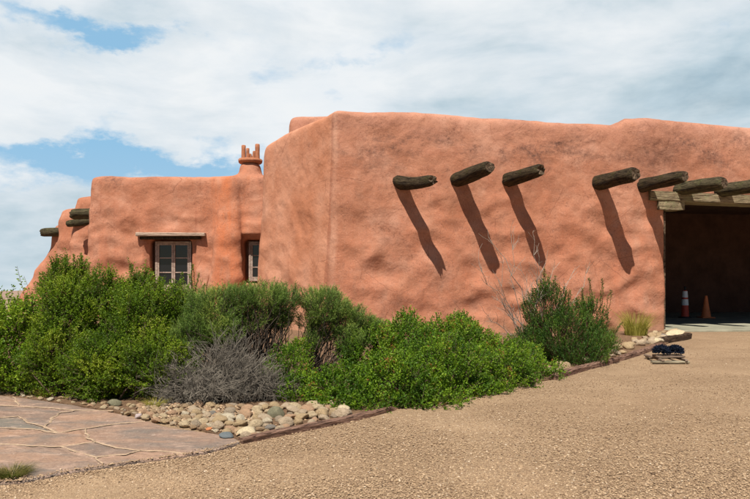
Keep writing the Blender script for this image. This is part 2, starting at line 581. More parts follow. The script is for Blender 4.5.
# chimney breast and stack
def ngon(cx, cy, r, n=16, ph=0.0):
    return [(cx + r * math.cos(2 * math.pi * i / n + ph), cy + r * math.sin(2 * math.pi * i / n + ph)) for i in range(n)]
prism(bm, ngon(-4.5, 23.55, .62), 3.0, 5.68, ngon(-4.52, 23.6, .40))
prism(bm, [(-5.75, 22.62), (-4.85, 22.62), (-4.75, 23.4), (-5.85, 23.4)], -.3, 5.1, [(-5.35, 22.86), (-4.85, 22.86), (-4.75, 23.4), (-5.5, 23.4)])
me = bpy.data.meshes.new('shell_src')
bmesh.ops.recalc_face_normals(bm, faces=bm.faces)
bm.to_mesh(me)
bm.free()
tmp = bpy.data.objects.new('shell_src', me)
C.objects.link(tmp)
md = tmp.modifiers.new('r', 'REMESH')
md.mode = 'VOXEL'
md.voxel_size = 0.075
dg = bpy.context.evaluated_depsgraph_get()
dg.update()
me2 = bpy.data.meshes.new_from_object(tmp.evaluated_get(dg))
bpy.data.objects.remove(tmp)

nv = len(me2.vertices)
co = np.empty(nv * 3, dtype=np.float64)
me2.vertices.foreach_get('co', co)
co = co.reshape(-1, 3)
ne = len(me2.edges)
ed = np.empty(ne * 2, dtype=np.int32)
me2.edges.foreach_get('vertices', ed)
ed = ed.reshape(-1, 2)
deg = np.bincount(ed.ravel(), minlength=nv).astype(float)[:, None]


def laplace(v, w, it):
    for _ in range(it):
        acc = np.zeros_like(v)
        for k in range(3):
            acc[:, k] = np.bincount(ed[:, 0], v[ed[:, 1], k], nv) + np.bincount(ed[:, 1], v[ed[:, 0], k], nv)
        v = v + w[:, None] * (acc / deg - v) * .7
    return v


# local roof height decides how round an edge is worn
def localtop(c):
    h = np.full(len(c), 5.92)
    h[(c[:, 1] > 22.2) & (c[:, 0] < -3.6)] = 5.1
    h[(c[:, 0] < -10.2)] = 4.62
    h[(c[:, 0] < -11.4)] = 4.25
    h[(c[:, 0] < -12.4)] = 3.75
    return h


ss = (co[:, 0] - K.x) * T.x + (co[:, 1] - K.y) * T.y     # along the front wall
dd = (co[:, 0] - K.x) * N.x + (co[:, 1] - K.y) * N.y     # in front of it
lt = localtop(co)
w_all = np.ones(nv)
# keep the inside of the openings crisp
win = np.zeros(nv, bool)
for w in (w1, w2):
    win |= (co[:, 0] > w[0] - .15) & (co[:, 0] < w[1] + .15) & (co[:, 2] > w[2] - .15) & (co[:, 2] < w[3] + .15) & (co[:, 1] > 22.8) & (co[:, 1] < 23.9)
w_all[win] = .25
cornerK = np.exp(-((co[:, 0] - K.x) ** 2 + (co[:, 1] - K.y) ** 2) / .25)
w_all *= 1 - .97 * np.clip(cornerK * 1.6, 0, 1)
v = laplace(co, w_all, 5)
v = laplace(v, np.clip((-10.25 - v[:, 0]) / .4, 0, 1), 24)
w_top = np.clip((co[:, 2] - (lt - .75)) / .5, 0, 1)
leftcorner = np.exp(-((co[:, 0] - L.x) ** 2 + (co[:, 1] - L.y) ** 2) / 1.0) * (co[:, 1] < 22.9)
wingcorner = np.exp(-((co[:, 0] + 10.15) ** 2 + (co[:, 1] - 23) ** 2) / .4)
w_top = np.maximum(w_top, np.maximum(leftcorner, wingcorner)) * (1 - win)
w_top *= 1 - .8 * cornerK
v = laplace(v, w_top, 12)
v = laplace(v, np.clip(leftcorner * 1.3, 0, 1) * w_top, 30)
v = laplace(v, np.clip(wingcorner * 1.3, 0, 1) * w_top, 20)

# worn profile of the parapet
S = [-3, 0, 1.75, 4.5, 7.5, 8.05, 8.35, 8.9, 10.5, 12.2, 17]
Z = [0, .07, .10, .05, -.03, -.04, .16, .19, .14, .06, 0]
mfront = (v[:, 1] < 21.9) | (dd > -4)
scale = np.clip((v[:, 2] - 3.9) / 2.0, 0, 1) * (dd > -4.5)
v[:, 2] += np.interp(ss, S, Z) * scale * 1.0
# gentle unevenness of the tops
und = np.array([noise.noise(Vector((x * .45, y * .45, 3.1))) for x, y in v[:, :2]])
v[:, 2] += und * np.where(v[:, 1] > 21.9, .10, .035) * np.clip((v[:, 2] - 3.0) / 2, 0, 1)
# battered walls: thicker to the foot
me2.vertices.foreach_set('co', v.ravel())
me2.update()
nr = np.empty(nv * 3)
me2.vertices.foreach_get('normal', nr)
nr = nr.reshape(-1, 3)
hn = nr.copy()
hn[:, 2] = 0
inside = (ss > SO - .02) & (dd < -.12)
foot = np.clip(1 - v[:, 2] / 5.6, 0, 1) ** 1.6 * .26
foot = foot * np.where(v[:, 1] < 21, np.interp(ss, [SO - 2.6, SO - .3], [1, .12]), 1.0)
foot[win | inside] = 0
amp = np.where(win, .15, np.where(inside, .3, 1.0)) * (1 - .75 * np.exp(-((ss - SO) / .45) ** 2) * (v[:, 2] < 4.2) * (v[:, 1] < 20.5))
sidef = (dd < -.12) & (((co[:, 0] - K.x) * .826 + (co[:, 1] - K.y) * .563) < .5) & (co[:, 1] < 22.3) & (co[:, 0] > -4.3)
amp = amp * np.where(sidef, .42, 1.0)
amp = amp * (1 - .8 * np.exp(-((co[:, 0] - K.x) ** 2 + (co[:, 1] - K.y) ** 2) / .25))
disp = np.empty(nv)
for i in range(nv):
    p = Vector(v[i])
    a = noise.fractal(p * .55, 1.0, 2.0, 3)
    b_ = noise.noise(Vector((p.x * 1.5 + 9, p.y * 1.5, p.z * 1.9)))
    c_ = noise.noise(p * 4.3)
    # trowelled diagonal swells and hollows, strongest low on the wall
    q = Vector((p.x * .9 + p.z * .75, p.y * .9, p.z * 1.35 - p.x * .5))
    d_ = noise.noise(q * 1.25 + Vector((4, 8, 1)))
    r_ = 1 - abs(noise.noise(q * .95 + Vector((14, 3, 5)))) * 2.2
    low = min(1, max(.25, 1.25 - p.z / 5.0))
    u_ = min(1, max(.4, 1.45 - p.z / 4.2))
    disp[i] = (a * .055 + b_ * .035) * u_ + c_ * .015 + (d_ * .10 + max(0, r_) * .085) * (low if p.z < 3.6 else low * max(.25, 1 - (p.z - 3.6) / 1.2))
v = v + nr * (disp * amp)[:, None] + hn * foot[:, None]
# swelling where the parapet steps up
bul = np.exp(-((ss - 8.9) ** 2) / .9) * np.exp(-((v[:, 2] - 5.5) ** 2) / .5) * (dd > -.8)
v += np.array(N)[None, :] * (bul * .10)[:, None]
me2.vertices.foreach_set('co', v.ravel())
me2.polygons.foreach_set('use_smooth', [True] * len(me2.polygons))
me2.update()
me2.name = 'wall'
me2.materials.clear()
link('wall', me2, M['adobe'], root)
wall_obj = root.children[0] if root.children else None

# dark panels added inside the garage to deepen its shade
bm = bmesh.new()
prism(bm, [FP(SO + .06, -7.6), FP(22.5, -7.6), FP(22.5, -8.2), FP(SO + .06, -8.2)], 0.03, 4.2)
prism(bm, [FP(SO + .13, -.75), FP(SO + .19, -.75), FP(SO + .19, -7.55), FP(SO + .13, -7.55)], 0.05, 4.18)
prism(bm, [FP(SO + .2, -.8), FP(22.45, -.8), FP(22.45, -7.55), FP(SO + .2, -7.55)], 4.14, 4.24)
bm_obj('garage_shade_panels', bm, M['garage_shade'], root)


# ---- logs
def viga(base, tip, r0, r1, mat, parent, ragged=.25, inset=.35, name='viga', droop=0.0):
    """weathered log from inside the wall to its worn tip"""
    base, tip = Vector(base), Vector(tip)
    d = (tip - base)
    ln = d.length
    d.normalize()
    a = d.cross(Vector((0, 0, 1))).normalized()
    c = d.cross(a)
    start = base - d * inset
    tot = ln + inset
    NS, K2 = 20, 22
    seed = random.uniform(0, 50)
    V, Fc = [], []
    for k in range(K2):
        f = k / (K2 - 1)
        cen = start + d * (tot * f) + Vector((0, 0, -droop * math.sin(f * math.pi)))
        rad = r0 + (r1 - r0) * f
        endr = 1.0
        if f > .93:
            endr = 1 - (f - .93) / .07 * .22
        for j in range(NS):
            an = 2 * math.pi * j / NS
            e = noise.noise(Vector((math.cos(an) * 1.4 + seed, math.sin(an) * 1.4, f * 3.2)))
            g = noise.noise(Vector((math.cos(an) * 4 + seed, math.sin(an) * 4, f * 1.8)))
            rr = rad * endr * (1 + .13 * e + .10 * g)
            lf = 0
            if k >= K2 - 3:
                lf = ragged * rad * (noise.noise(Vector((math.cos(an) * 1.6 + seed, math.sin(an) * 1.6, 9))) * 1.6)
            q = cen + (a * math.cos(an) + c * math.sin(an)) * rr + d * lf
            V.append(q - start)
    for k in range(K2 - 1):
        for j in range(NS):
            j2 = (j + 1) % NS
            Fc.append((k * NS + j, k * NS + j2, (k + 1) * NS + j2, (k + 1) * NS + j))
    last = (K2 - 1) * NS
    ce = len(V)
    V.append(d * (tot - .10 * r1) + c * (-.1 * r1))
    endf = [(last + j, last + (j + 1) % NS, ce) for j in range(NS)]
    # local frame: z along the log so the grain runs along it
    R = Matrix((a, c, d)).transposed()   # columns
    Ri = R.inverted()
    V = [Ri @ v_ for v_ in V]
    me = bpy.data.meshes.new(name)
    me.from_pydata([tuple(v_) for v_ in V], [], Fc + endf)
    me.materials.append(mat)
    me.materials.append(M['viga_end'])
    for i, pl in enumerate(me.polygons):
        pl.use_smooth = i < len(Fc)
        pl.material_index = 0 if i < len(Fc) else 1
    me.update()
    o = bpy.data.objects.new(name, me)
    C.objects.link(o)
    o.parent = parent
    o.location = start - parent_world(parent)
    o.rotation_mode = 'QUATERNION'
    o.rotation_quaternion = R.to_quaternion()
    return o


def viga_at(s, z, lat, out, rise, r0, r1, mat=None, **kw):
    b0 = K + T * s + Vector((0, 0, z))
    tp = b0 + N * out + T * lat + Vector((0, 0, rise))
    return viga(b0, tp, r0, r1, mat or M['viga'], root, **kw)


def s_of(px):
    r = (px - CX) / F
    return (r * K.y - K.x) / (T.x - r * T.y)


def z_of(px, py):
    s = s_of(px)
    D = K.y + T.y * s
    return EYE + (HZ - py) * D / F


vg = [  # px, py of the foot at the wall; sideways, out, rise, radii
    (399, 181, .60, 1.40, -.16, .19, .14),
    (457, 180, .44, 1.48, .12, .20, .18),
    (508, 180, .37, 1.36, .06, .20, .165),
    (598, 183, .34, 1.38, .05, .215, .20),
    (642, 186, .40, 1.40, .08, .20, .175),
    (679, 189, .42, 1.35, .0, .20, .18),
    (719, 191, .42, 1.40, .03, .20, .175),
    (762, 192, .40, 1.35, .0, .20, .17),
    (803, 194, .40, 1.35, .0, .20, .17),
    (846, 196, .40, 1.35, .0, .20, .17),
    (886, 198, .40, 1.35, .0, .20, .17),
]
for i, (px, py, lat, out, rise, r0, r1) in enumerate(vg):
    viga_at(s_of(px), z_of(px, py), lat, out, rise, r0, r1, M['viga_pale'] if i in (5, 6) else M['viga'], ragged=.5 if i in (0, 2) else .2, droop=.07 if i == 0 else 0)
# west end logs
viga((-10.0, 23.55, 3.84), (-10.98, 23.5, 3.80), .20, .19, M['viga_pale'], root)
viga((-10.5, 24.32, 3.62), (-11.45, 24.15, 3.50), .14, .13, M['viga_pale'], root)
viga((-12.2, 26.05, 3.33), (-13.3, 25.9, 3.30), .18, .165, M['viga_pale'], root)

# ---- beam over the garage opening, with its corbel
def local_beam(name, s0, s1, z0, z1, d0, d1, mat, drop=0.0, jit=.006, seg=14):
    V, Fc = [], []
    for i in range(seg + 1):
        f = i / seg
        s = s0 + (s1 - s0) * f
        zz = -drop * f
        for (d, z) in ((d0, z0), (d1, z0), (d1, z1), (d0, z1)):
            p = Vector((s - s0, d + random.uniform(-jit, jit), z + zz + random.uniform(-jit, jit)))
            V.append(p)
    for i in range(seg):
        for k in range(4):
            k2 = (k + 1) % 4
            Fc.append((i * 4 + k, (i + 1) * 4 + k, (i + 1) * 4 + k2, i * 4 + k2))
    Fc.append((0, 1, 2, 3))
    Fc.append((seg * 4 + 3, seg * 4 + 2, seg * 4 + 1, seg * 4))
    me = bpy.data.meshes.new(name)
    me.from_pydata([tuple(p) for p in V], [], Fc)
    me.update()
    bm2 = bmesh.new(); bm2.from_mesh(me)
    bmesh.ops.recalc_face_normals(bm2, faces=bm2.faces)
    es = [e for e in bm2.edges if e.calc_length() > .2 and abs((e.verts[0].co - e.verts[1].co).x) > .2]
    bmesh.ops.bevel(bm2, geom=es, offset=.03, segments=2, affect='EDGES')
    bm2.to_mesh(me); bm2.free()
    me.materials.append(mat)
    o = bpy.data.objects.new(name, me)
    C.objects.link(o)
    o.parent = root
    b0 = K + T * s0
    o.location = b0 - Vector(root.location)
    # local x along T, local y towards N
    R = Matrix((T, N, Vector((0, 0, 1)))).transposed()
    o.rotation_mode = 'QUATERNION'
    # frame (T, N, up) is left handed, so mirror y
    o.rotation_quaternion = Matrix((T, -N, Vector((0, 0, 1)))).transposed().to_quaternion()
    for vv in me.vertices:
        vv.co.y *= -1
    me.flip_normals()
    return o


local_beam('garage_beam', s_of(648), 22.9, 3.72, 3.99, -.6, .13, M['beam'], drop=.30)
local_beam('corbel', SO - .25, SO + .55, 3.46, 3.71, -.5, .10, M['beam'])
bm = bmesh.new()
prism(bm, [FP(SO - .012, -.06), FP(SO + .055, -.06), FP(SO + .055, -.16), FP(SO - .012, -.16)], 0.02, 3.45)
bm_obj('door_jamb', bm, M['viga_end'], root)


# ---- windows
def window(x0, x1, z0, z1, y, parent, cols=2, rows=3):
    wn = empty('window', (0, 0, 0))
    wn.parent = parent
    wn.location = Vector(((x0 + x1) / 2, y, z0)) - Vector(parent.location)
    bm = bmesh.new()
    fw, d = .075, .09
    xc, zc = (x0 + x1) / 2, (z0 + z1) / 2
    box(bm, (x0 + fw / 2, y, zc), (fw, d, z1 - z0), bevel=.006)
    box(bm, (x1 - fw / 2, y, zc), (fw, d, z1 - z0), bevel=.006)
    box(bm, (xc, y - .001, z1 - fw / 2), (x1 - x0 - 2 * fw - .002, d, fw), bevel=.006)
    box(bm, (xc, y - .001, z0 + fw / 2), (x1 - x0 - 2 * fw - .002, d, fw), bevel=.006)
    bm_obj('frame', bm, M['frame'], wn)
    ix0, ix1, iz0, iz1 = x0 + fw, x1 - fw, z0 + fw, z1 - fw
    for k in range(cols):
        a = ix0 + (ix1 - ix0) * k / cols + .004
        e = ix0 + (ix1 - ix0) * (k + 1) / cols - .004
        bm = bmesh.new()
        st = .062
        yy = y - .012
        box(bm, (a + st / 2, yy, (iz0 + iz1) / 2), (st, .05, iz1 - iz0 - .008), bevel=.005)
        box(bm, (e - st / 2, yy, (iz0 + iz1) / 2), (st, .05, iz1 - iz0 - .008), bevel=.005)
        for zq, hh in ((iz0 + st / 2 + .01, st + .02), (iz1 - st / 2, st)):
            box(bm, ((a + e) / 2, yy + .001, zq), (e - a - 2 * st - .002, .046, hh - .008), bevel=.004)
        for r in range(1, rows):
            zq = iz0 + (iz1 - iz0) * r / rows
            box(bm, ((a + e) / 2, yy + .003, zq), (e - a - 2 * st - .002, .034, .036), bevel=.004)
        bm_obj('casement', bm, M['frame'], wn)
        bm = bmesh.new()
        box(bm, ((a + e) / 2, y + .008, (iz0 + iz1) / 2), (e - a - st, .006, iz1 - iz0 - st))
        bm_obj('pane', bm, M['glass'], wn)
    return wn


win1 = window(-7.84, -6.55, 1.10, 2.80, 23.22, root)
win2 = window(-4.52, -3.34, 1.38, 2.80, 23.30, root)
bm = bmesh.new()
box(bm, (-7.20, 23.10, 1.065), (1.42, .36, .07), bevel=.012)
bm_obj('sill', bm, M['lintel'], win1)
# lintel board over the window
bm = bmesh.new()
box(bm, (0, 0, 0), (2.42, .44, .13), bevel=.02, jitter=.008)
o = bm_obj('window_lintel', bm, M['lintel'], root)
o.location = Vector((-7.15, 22.88, 3.02)) - Vector(root.location)
bm = bmesh.new()
box(bm, (0, 0, 0), (2.14, .36, .10), bevel=.02, jitter=.008)
o = bm_obj('window_lintel', bm, M['viga'], root)
o.location = Vector((-7.18, 22.94, 2.90)) - Vector(root.location)

# ---- chimney cap and clay pipes
ch = empty('chimney', (0, 0, 0))
ch.parent = root
ch.location = Vector((-4.52, 23.6, 5.6)) - Vector(root.location)
bm = bmesh.new()
r = bmesh.ops.create_cone(bm, segments=40, radius1=.42, radius2=.44, depth=.16, cap_ends=True)
bmesh.ops.bevel(bm, geom=[e for e in bm.edges if abs(e.verts[0].co.z - e.verts[1].co.z) < .01], offset=.03, segments=3, affect='EDGES')
for v_ in bm.verts:
    v_.co *= 1 + .04 * noise.noise(v_.co * 4)
bmesh.ops.translate(bm, vec=(-4.52, 23.6, 5.72), verts=bm.verts)
bm_obj('chimney_cap', bm, M['clay'], ch, smooth=True)


def clay_pipe(x, y, z0, h, r, lean=(0, 0)):
    pl = [Vector((x + lean[0] * f, y + lean[1] * f, z0 + h * f)) for f in (0, .25, .5, .75, .96, 1.0)]
    V, Fc = [], []
    NS = 14
    for i, p in enumerate(pl):
        rr = r * (1 + .12 * noise.noise(Vector((x * 9, y, i * 1.7)))) * (.82 if i == 5 else 1)
        for k in range(NS):
            an = 2 * math.pi * k / NS
            V.append((p.x + math.cos(an) * rr, p.y + math.sin(an) * rr, p.z))
    for i in range(5):
        for k in range(NS):
            k2 = (k + 1) % NS
            Fc.append((i * NS + k, i * NS + k2, (i + 1) * NS + k2, (i + 1) * NS + k))
    Fc.append(tuple(5 * NS + k for k in range(NS)))
    mesh_obj('clay_pipe', V, Fc, M['clay'], ch, smooth=True)


clay_pipe(-4.76, 23.55, 5.74, .56, .080)
clay_pipe(-4.26, 23.55, 5.74, .60, .085)
clay_pipe(-4.60, 23.50, 5.74, .44, .062)
clay_pipe(-4.42, 23.62, 5.74, .36, .070, (.05, 0))
clay_pipe(-4.50, 23.80, 5.74, .30, .055, (-.08, 0))

# ------------------------------------------------------------------ ground
def ground_sheet():
    V, Fc = [], []
    rs = [0, 2, 4, 7, 11, 16, 22, 30, 40, 55, 75, 100, 140, 200, 300, 450, 700, 1100, 1600, 2300, 3200, 4500]
    n = 72
    V.append((0, 10, 0))
    for r in rs[1:]:
        for k in range(n):
            a = 2 * math.pi * k / n
            x, y = r * math.sin(a), 10 + r * math.cos(a)
            f = min(1, max(0, (r - 45) / 260))
            z = -95 * (f * f * (3 - 2 * f))
            if r > 300:
                m_ = noise.noise(Vector((x * .0012, y * .0012, 1)))
                z += 30 * max(0, min(1, (m_ - .08) * 6))
            V.append((x, y, z - .006))
    for k in range(n):
        Fc.append((0, 1 + (k + 1) % n, 1 + k))
    for i in range(len(rs) - 2):
        for k in range(n):
            k2 = (k + 1) % n
            a, b_ = 1 + i * n, 1 + (i + 1) * n
            Fc.append((a + k, a + k2, b_ + k2, b_ + k))
    o = mesh_obj('ground', V, Fc, M['desert'])
    for p in o.data.polygons:
        pass
    bm = bmesh.new(); bm.from_mesh(o.data)
    bmesh.ops.recalc_face_normals(bm, faces=bm.faces)
    bm.to_mesh(o.data); bm.free()
    tag(o, 'flat desert ground falling away to a distant plain', None, None, 'structure')


ground_sheet()


def sheet(name, poly, z, mat, label, kind='structure', sub=0):
    bm = bmesh.new()
    vs = [bm.verts.new((p[0], p[1], z)) for p in poly]
    f = bm.faces.new(vs)
    if f.normal.z < 0:
        f.normal_flip()
    bmesh.ops.triangulate(bm, faces=bm.faces)
    bm.normal_update()
    for f in bm.faces:
        if f.normal.z < 0:
            f.normal_flip()
    o = bm_obj(name, bm, mat)
    tag(o, label, None, None, kind)
    return o


# gravel drive: gently uneven grid
def gravel_sheet():
    xs = np.linspace(-22, 24, 231)
    ys = np.concatenate([np.linspace(-8, 3, 20)[:-1], np.linspace(3, 22, 160)])
    V = []
    for y in ys:
        for x in xs:
            z = .004 + .018 * max(-.15, noise.noise(Vector((x * .7, y * .7, 0)))) + .004 * abs(noise.noise(Vector((x * 3, y * 3, 2)))) 
            if y > 15.5: z = .004
            V.append((x, y, max(.003, z)))
    nx = len(xs)
    Fc = [(j * nx + i, j * nx + i + 1, (j + 1) * nx + i + 1, (j + 1) * nx + i) for j in range(len(ys) - 1) for i in range(nx - 1)]
    o = mesh_obj('gravel_drive', V, Fc, M['gravel'], smooth=True)
    tag(o, 'tan gravel drive sweeping from the foreground to the garage', None, None, 'structure')


gravel_sheet()

P1a, P1b = G(242, 444), G(394, 411)
P2a, P2b = G(552, 380), G(616, 361.5)
P3b = G(664, 346)
# planting bed
bed = [(-24, 8.9), (-5.6, 8.75), (-4.0, 8.1), (-2.9, 7.45), (-1.85, 6.7), (P1a.x, P1a.y), (P1b.x, P1b.y), (1.3, 8.7), (P2a.x, P2a.y), (P2b.x, P2b.y), (P3b.x, P3b.y), (8.0, 17.0), (8.4, 18.9), (3, 22), (-24, 24)]


def bed_sheet():
    bm = bmesh.new()
    vs = [bm.verts.new((x, y, .026)) for x, y in bed]
    bm.faces.new(vs)
    bmesh.ops.triangulate(bm, faces=bm.faces)
    lo = bmesh.ops.extrude_face_region(bm, geom=list(bm.faces))
    bmesh.ops.translate(bm, vec=(0, 0, -.024), verts=[g for g in lo['geom'] if isinstance(g, bmesh.types.BMVert)])
    bmesh.ops.recalc_face_normals(bm, faces=bm.faces)
    o = bm_obj('planting_bed', bm, M['soil'])
    tag(o, 'brown soil bed under the shrubs along the wall', None, None, 'structure')


bed_sheet()

# ---- flagstone patio: traced stones with sandy joints
PZ = .032
def J(*pts):
    return [G(px, py, PZ) for px, py in pts]


edge_near = J((-190, 497), (-100, 490), (-30, 484), (22, 481), (60, 473), (110, 465), (160, 458), (205, 452), (225, 447), (240, 442))
edge_far = J((236, 438), (224, 434.5), (200, 431), (170, 427), (140, 419), (110, 411), (75, 405), (45, 401), (10, 396), (-60, 393), (-190, 392))
outline = [Vector((-11.5, 4.3, PZ)), Vector((-7.5, 4.2, PZ))] + edge_near + edge_far + [Vector((-11.5, 8.75, PZ))]
joints = [
    J((-190, 416), (-60, 419), (0, 417), (18, 416), (32, 422), (47, 427), (59, 432), (85, 428), (117, 423), (145, 420.5)),
    J((85, 428), (88, 437), (97, 441), (117, 447), (141, 449.5), (164, 451), (184, 454)),
    J((-190, 450), (-60, 447), (0, 444), (29, 445), (60, 446), (76, 451.5), (94, 457), (104, 463)),
    J((60, 446), (75, 444), (97, 441)),
    J((-190, 432), (-40, 428), (0, 427.5), (29, 428.5), (59, 432)),
    J((94, 457), (126, 454), (141, 449.5)),
    J((-190, 404), (-40, 406), (0, 405), (45, 407), (75, 410), (112, 411)),
    J((45, 427), (50, 418), (62, 412), (75, 410)),
    J((-60, 447), (-75, 465), (-100, 489)),
    J((-20, 428), (-28, 447)),
    J((20, 405), (14, 396.5)),
    J((-60, 419), (-50, 406)),
    [Vector((-11.5, 6.9, PZ)), Vector((-8.6, 7.1, PZ)), J((-190, 416))[0]],
    [Vector((-11.5, 5.6, PZ)), Vector((-8.2, 5.4, PZ)), J((-190, 450))[0]],
    [Vector((-8.2, 5.4, PZ)), Vector((-8.6, 7.1, PZ)), Vector((-8.1, 8.7, PZ))],
    [Vector((-6.4, 4.45, PZ)), Vector((-6.2, 5.4, PZ)), J((-190, 432))[0]],
]


def patio():
    # cells of the slab get their own tint: triangulated grid, clipped by the outline, tinted by joint-separated regions
    xs0, xs1 = min(p.x for p in outline), max(p.x for p in outline)
    ys0, ys1 = min(p.y for p in outline), max(p.y for p in outline)

    def inside(x, y):
        c = False
        n = len(outline)
        for i in range(n):
            a, b_ = outline[i], outline[(i + 1) % n]
            if (a.y > y) != (b_.y > y) and x < (b_.x - a.x) * (y - a.y) / (b_.y - a.y) + a.x:
                c = not c
        return c
    st = .025
    nx, ny = int((xs1 - xs0) / st) + 1, int((ys1 - ys0) / st) + 1
    ins = np.zeros((ny, nx), bool)
    dist = np.full((ny, nx), 9.0)
    X = xs0 + (np.arange(nx) + .5) * st
    Y = ys0 + (np.arange(ny) + .5) * st
    GX, GY = np.meshgrid(X, Y)
    # vectorised even-odd
    n = len(outline)
    for i in range(n):
        a, b_ = outline[i], outline[(i + 1) % n]
        cond = ((a.y > GY) != (b_.y > GY))
        with np.errstate(divide='ignore', invalid='ignore'):
            xi = (b_.x - a.x) * (GY - a.y) / (b_.y - a.y + 1e-12) + a.x
        ins ^= cond & (GX < xi)
    for jl in joints:
        for a, b_ in zip(jl[:-1], jl[1:]):
            ab = np.array([b_.x - a.x, b_.y - a.y])
            L2 = (ab ** 2).sum()
            tt = np.clip(((GX - a.x) * ab[0] + (GY - a.y) * ab[1]) / L2, 0, 1)
            dd_ = np.hypot(GX - a.x - tt * ab[0], GY - a.y - tt * ab[1])
            dist = np.minimum(dist, dd_)
    free = ins & (dist > .02)
    lab = np.zeros((ny, nx), int)
    cur = 0
    for j in range(ny):
        for i in range(nx):
            if free[j, i] and lab[j, i] == 0:
                cur += 1
                stack = [(j, i)]
                lab[j, i] = cur
                while stack:
                    a, b_ = stack.pop()
                    for c, d in ((a + 1, b_), (a - 1, b_), (a, b_ + 1), (a, b_ - 1)):
                        if 0 <= c < ny and 0 <= d < nx and free[c, d] and lab[c, d] == 0:
                            lab[c, d] = cur
                            stack.append((c, d))
    rr = random.Random(5)
    tint = [0.5] + [rr.choice([.3, .45, .55, .62, .75, .38]) + rr.uniform(-.06, .06) for _ in range(cur)]
    g0 = lab[min(ny - 1, max(0, int((G(20, 422, PZ).y - ys0) / st))), min(nx - 1, max(0, int((G(20, 422, PZ).x - xs0) / st)))]
    if g0: tint[g0] = .98
    g1 = lab[int((G(125, 452, PZ).y - ys0) / st), int((G(125, 452, PZ).x - xs0) / st)]
    if g1: tint[g1] = .22
    # slab: stones as one mesh with a real rim
    idx = -np.ones((ny + 1, nx + 1), int)
    V, Fc, R = [], [], []

    def vid(j, i):
        if idx[j, i] < 0:
            idx[j, i] = len(V)
            x, y = xs0 + i * st, ys0 + j * st
            jd = dist[min(ny - 1, j), min(nx - 1, i)]
            lb = lab[min(ny - 1, j), min(nx - 1, i)]
            z = PZ + .007 * noise.noise(Vector((x * 1.3, y * 1.3, 5))) + .004 * noise.noise(Vector((x * 6, y * 6, 5))) + (.005 * math.sin(lb * 2.7) if lb else 0) - .014 * math.exp(-(jd / .028) ** 2)
            V.append((x + .012 * noise.noise(Vector((x * 9, y * 9, 1))), y + .012 * noise.noise(Vector((x * 9, y * 9, 7))), z))
        return idx[j, i]
    for j in range(ny):
        for i in range(nx):
            if ins[j, i]:
                Fc.append((vid(j, i), vid(j, i + 1), vid(j + 1, i + 1), vid(j + 1, i)))
                R.append(tint[lab[j, i]])
    # true outline instead of the grid's steps
    cnt_ = {}
    for f in Fc:
        for k in range(4):
            e = tuple(sorted((f[k], f[(k + 1) % 4])))
            cnt_[e] = cnt_.get(e, 0) + 1
    for q in {i_ for e, c_ in cnt_.items() if c_ == 1 for i_ in e}:
        x, y, z = V[q]
        best = (9, x, y)
        for i_ in range(len(outline)):
            a, b_ = outline[i_], outline[(i_ + 1) % len(outline)]
            abx, aby = b_.x - a.x, b_.y - a.y
            t_ = max(0, min(1, ((x - a.x) * abx + (y - a.y) * aby) / (abx * abx + aby * aby + 1e-9)))
            X_, Y_ = a.x + abx * t_, a.y + aby * t_
            d_ = math.hypot(x - X_, y - Y_)
            if d_ < best[0]:
                best = (d_, X_, Y_)
        w_ = .035 * noise.noise(Vector((best[1] * 2.5, best[2] * 2.5, 8))) + .012 * noise.noise(Vector((best[1] * 9, best[2] * 9, 8)))
        V[q] = (best[1], best[2] + w_, z - .006)
    top = len(V)
    ec = {}
    for f in Fc:
        for k in range(4):
            e = (f[k], f[(k + 1) % 4])
            ec[tuple(sorted(e))] = ec.get(tuple(sorted(e)), []) + [e]
    low = {}
    for key, es in ec.items():
        if len(es) == 1:
            a, b_ = es[0]
            for q in (a, b_):
                if q not in low:
                    low[q] = len(V)
                    V.append((V[q][0], V[q][1], -.002))
            Fc.append((b_, a, low[a], low[b_]))
            R.append(.2)
    o = mesh_obj('patio', V, Fc, M['flag'], rnd=R)
    tag(o, 'pinkish flagstone patio with sandy joints left of the gravel', None, None, 'structure')
    # joints
    V, Fc = [], []
    for jl in joints:
        pts = []
        for a, b_ in zip(jl[:-1], jl[1:]):
            n_ = max(2, int((b_ - a).length / .05))
            for q in range(n_):
                pts.append(a.lerp(b_, q / n_))
        pts.append(jl[-1])
        base = len(V)
        for i, p in enumerate(pts):
            d = (pts[min(i + 1, len(pts) - 1)] - pts[max(0, i - 1)]).normalized()
            s_ = Vector((-d.y, d.x, 0))
            wob = .045 * noise.noise(Vector((p.x * 2.2, p.y * 2.2, 3))) + .02 * noise.noise(Vector((p.x * 9, p.y * 9, 3)))
            c = p + s_ * wob * 1.3
            wl = .013 + .018 * noise.noise(Vector((p.x * 5, p.y * 5, 11))) + .012 * noise.noise(Vector((p.x * 17, p.y * 17, 1)))
            wr = .013 + .018 * noise.noise(Vector((p.x * 5, p.y * 5, 21))) + .012 * noise.noise(Vector((p.x * 17, p.y * 17, 9)))
            zz = PZ + .001
            A, B_ = c + s_ * max(.007, wl), c - s_ * max(.007, wr)
            V += [(A.x, A.y, zz - .006), (c.x, c.y, zz), (B_.x, B_.y, zz - .006)]
        for i in range(len(pts) - 1):
            a = base + i * 3
            Fc.append((a, a + 1, a + 4, a + 3)[::-1])
            Fc.append((a + 1, a + 2, a + 5, a + 4)[::-1])
    m_ = mesh_obj('mortar_joints', V, Fc, M['mortar'], o)
    m_.location = (0, 0, 0)
    bm = bmesh.new(); bm.from_mesh(m_.data)
    for f in bm.faces:
        f.normal_update()
        if f.normal.z < 0: f.normal_flip()
    bm.to_mesh(m_.data); bm.free()


patio()

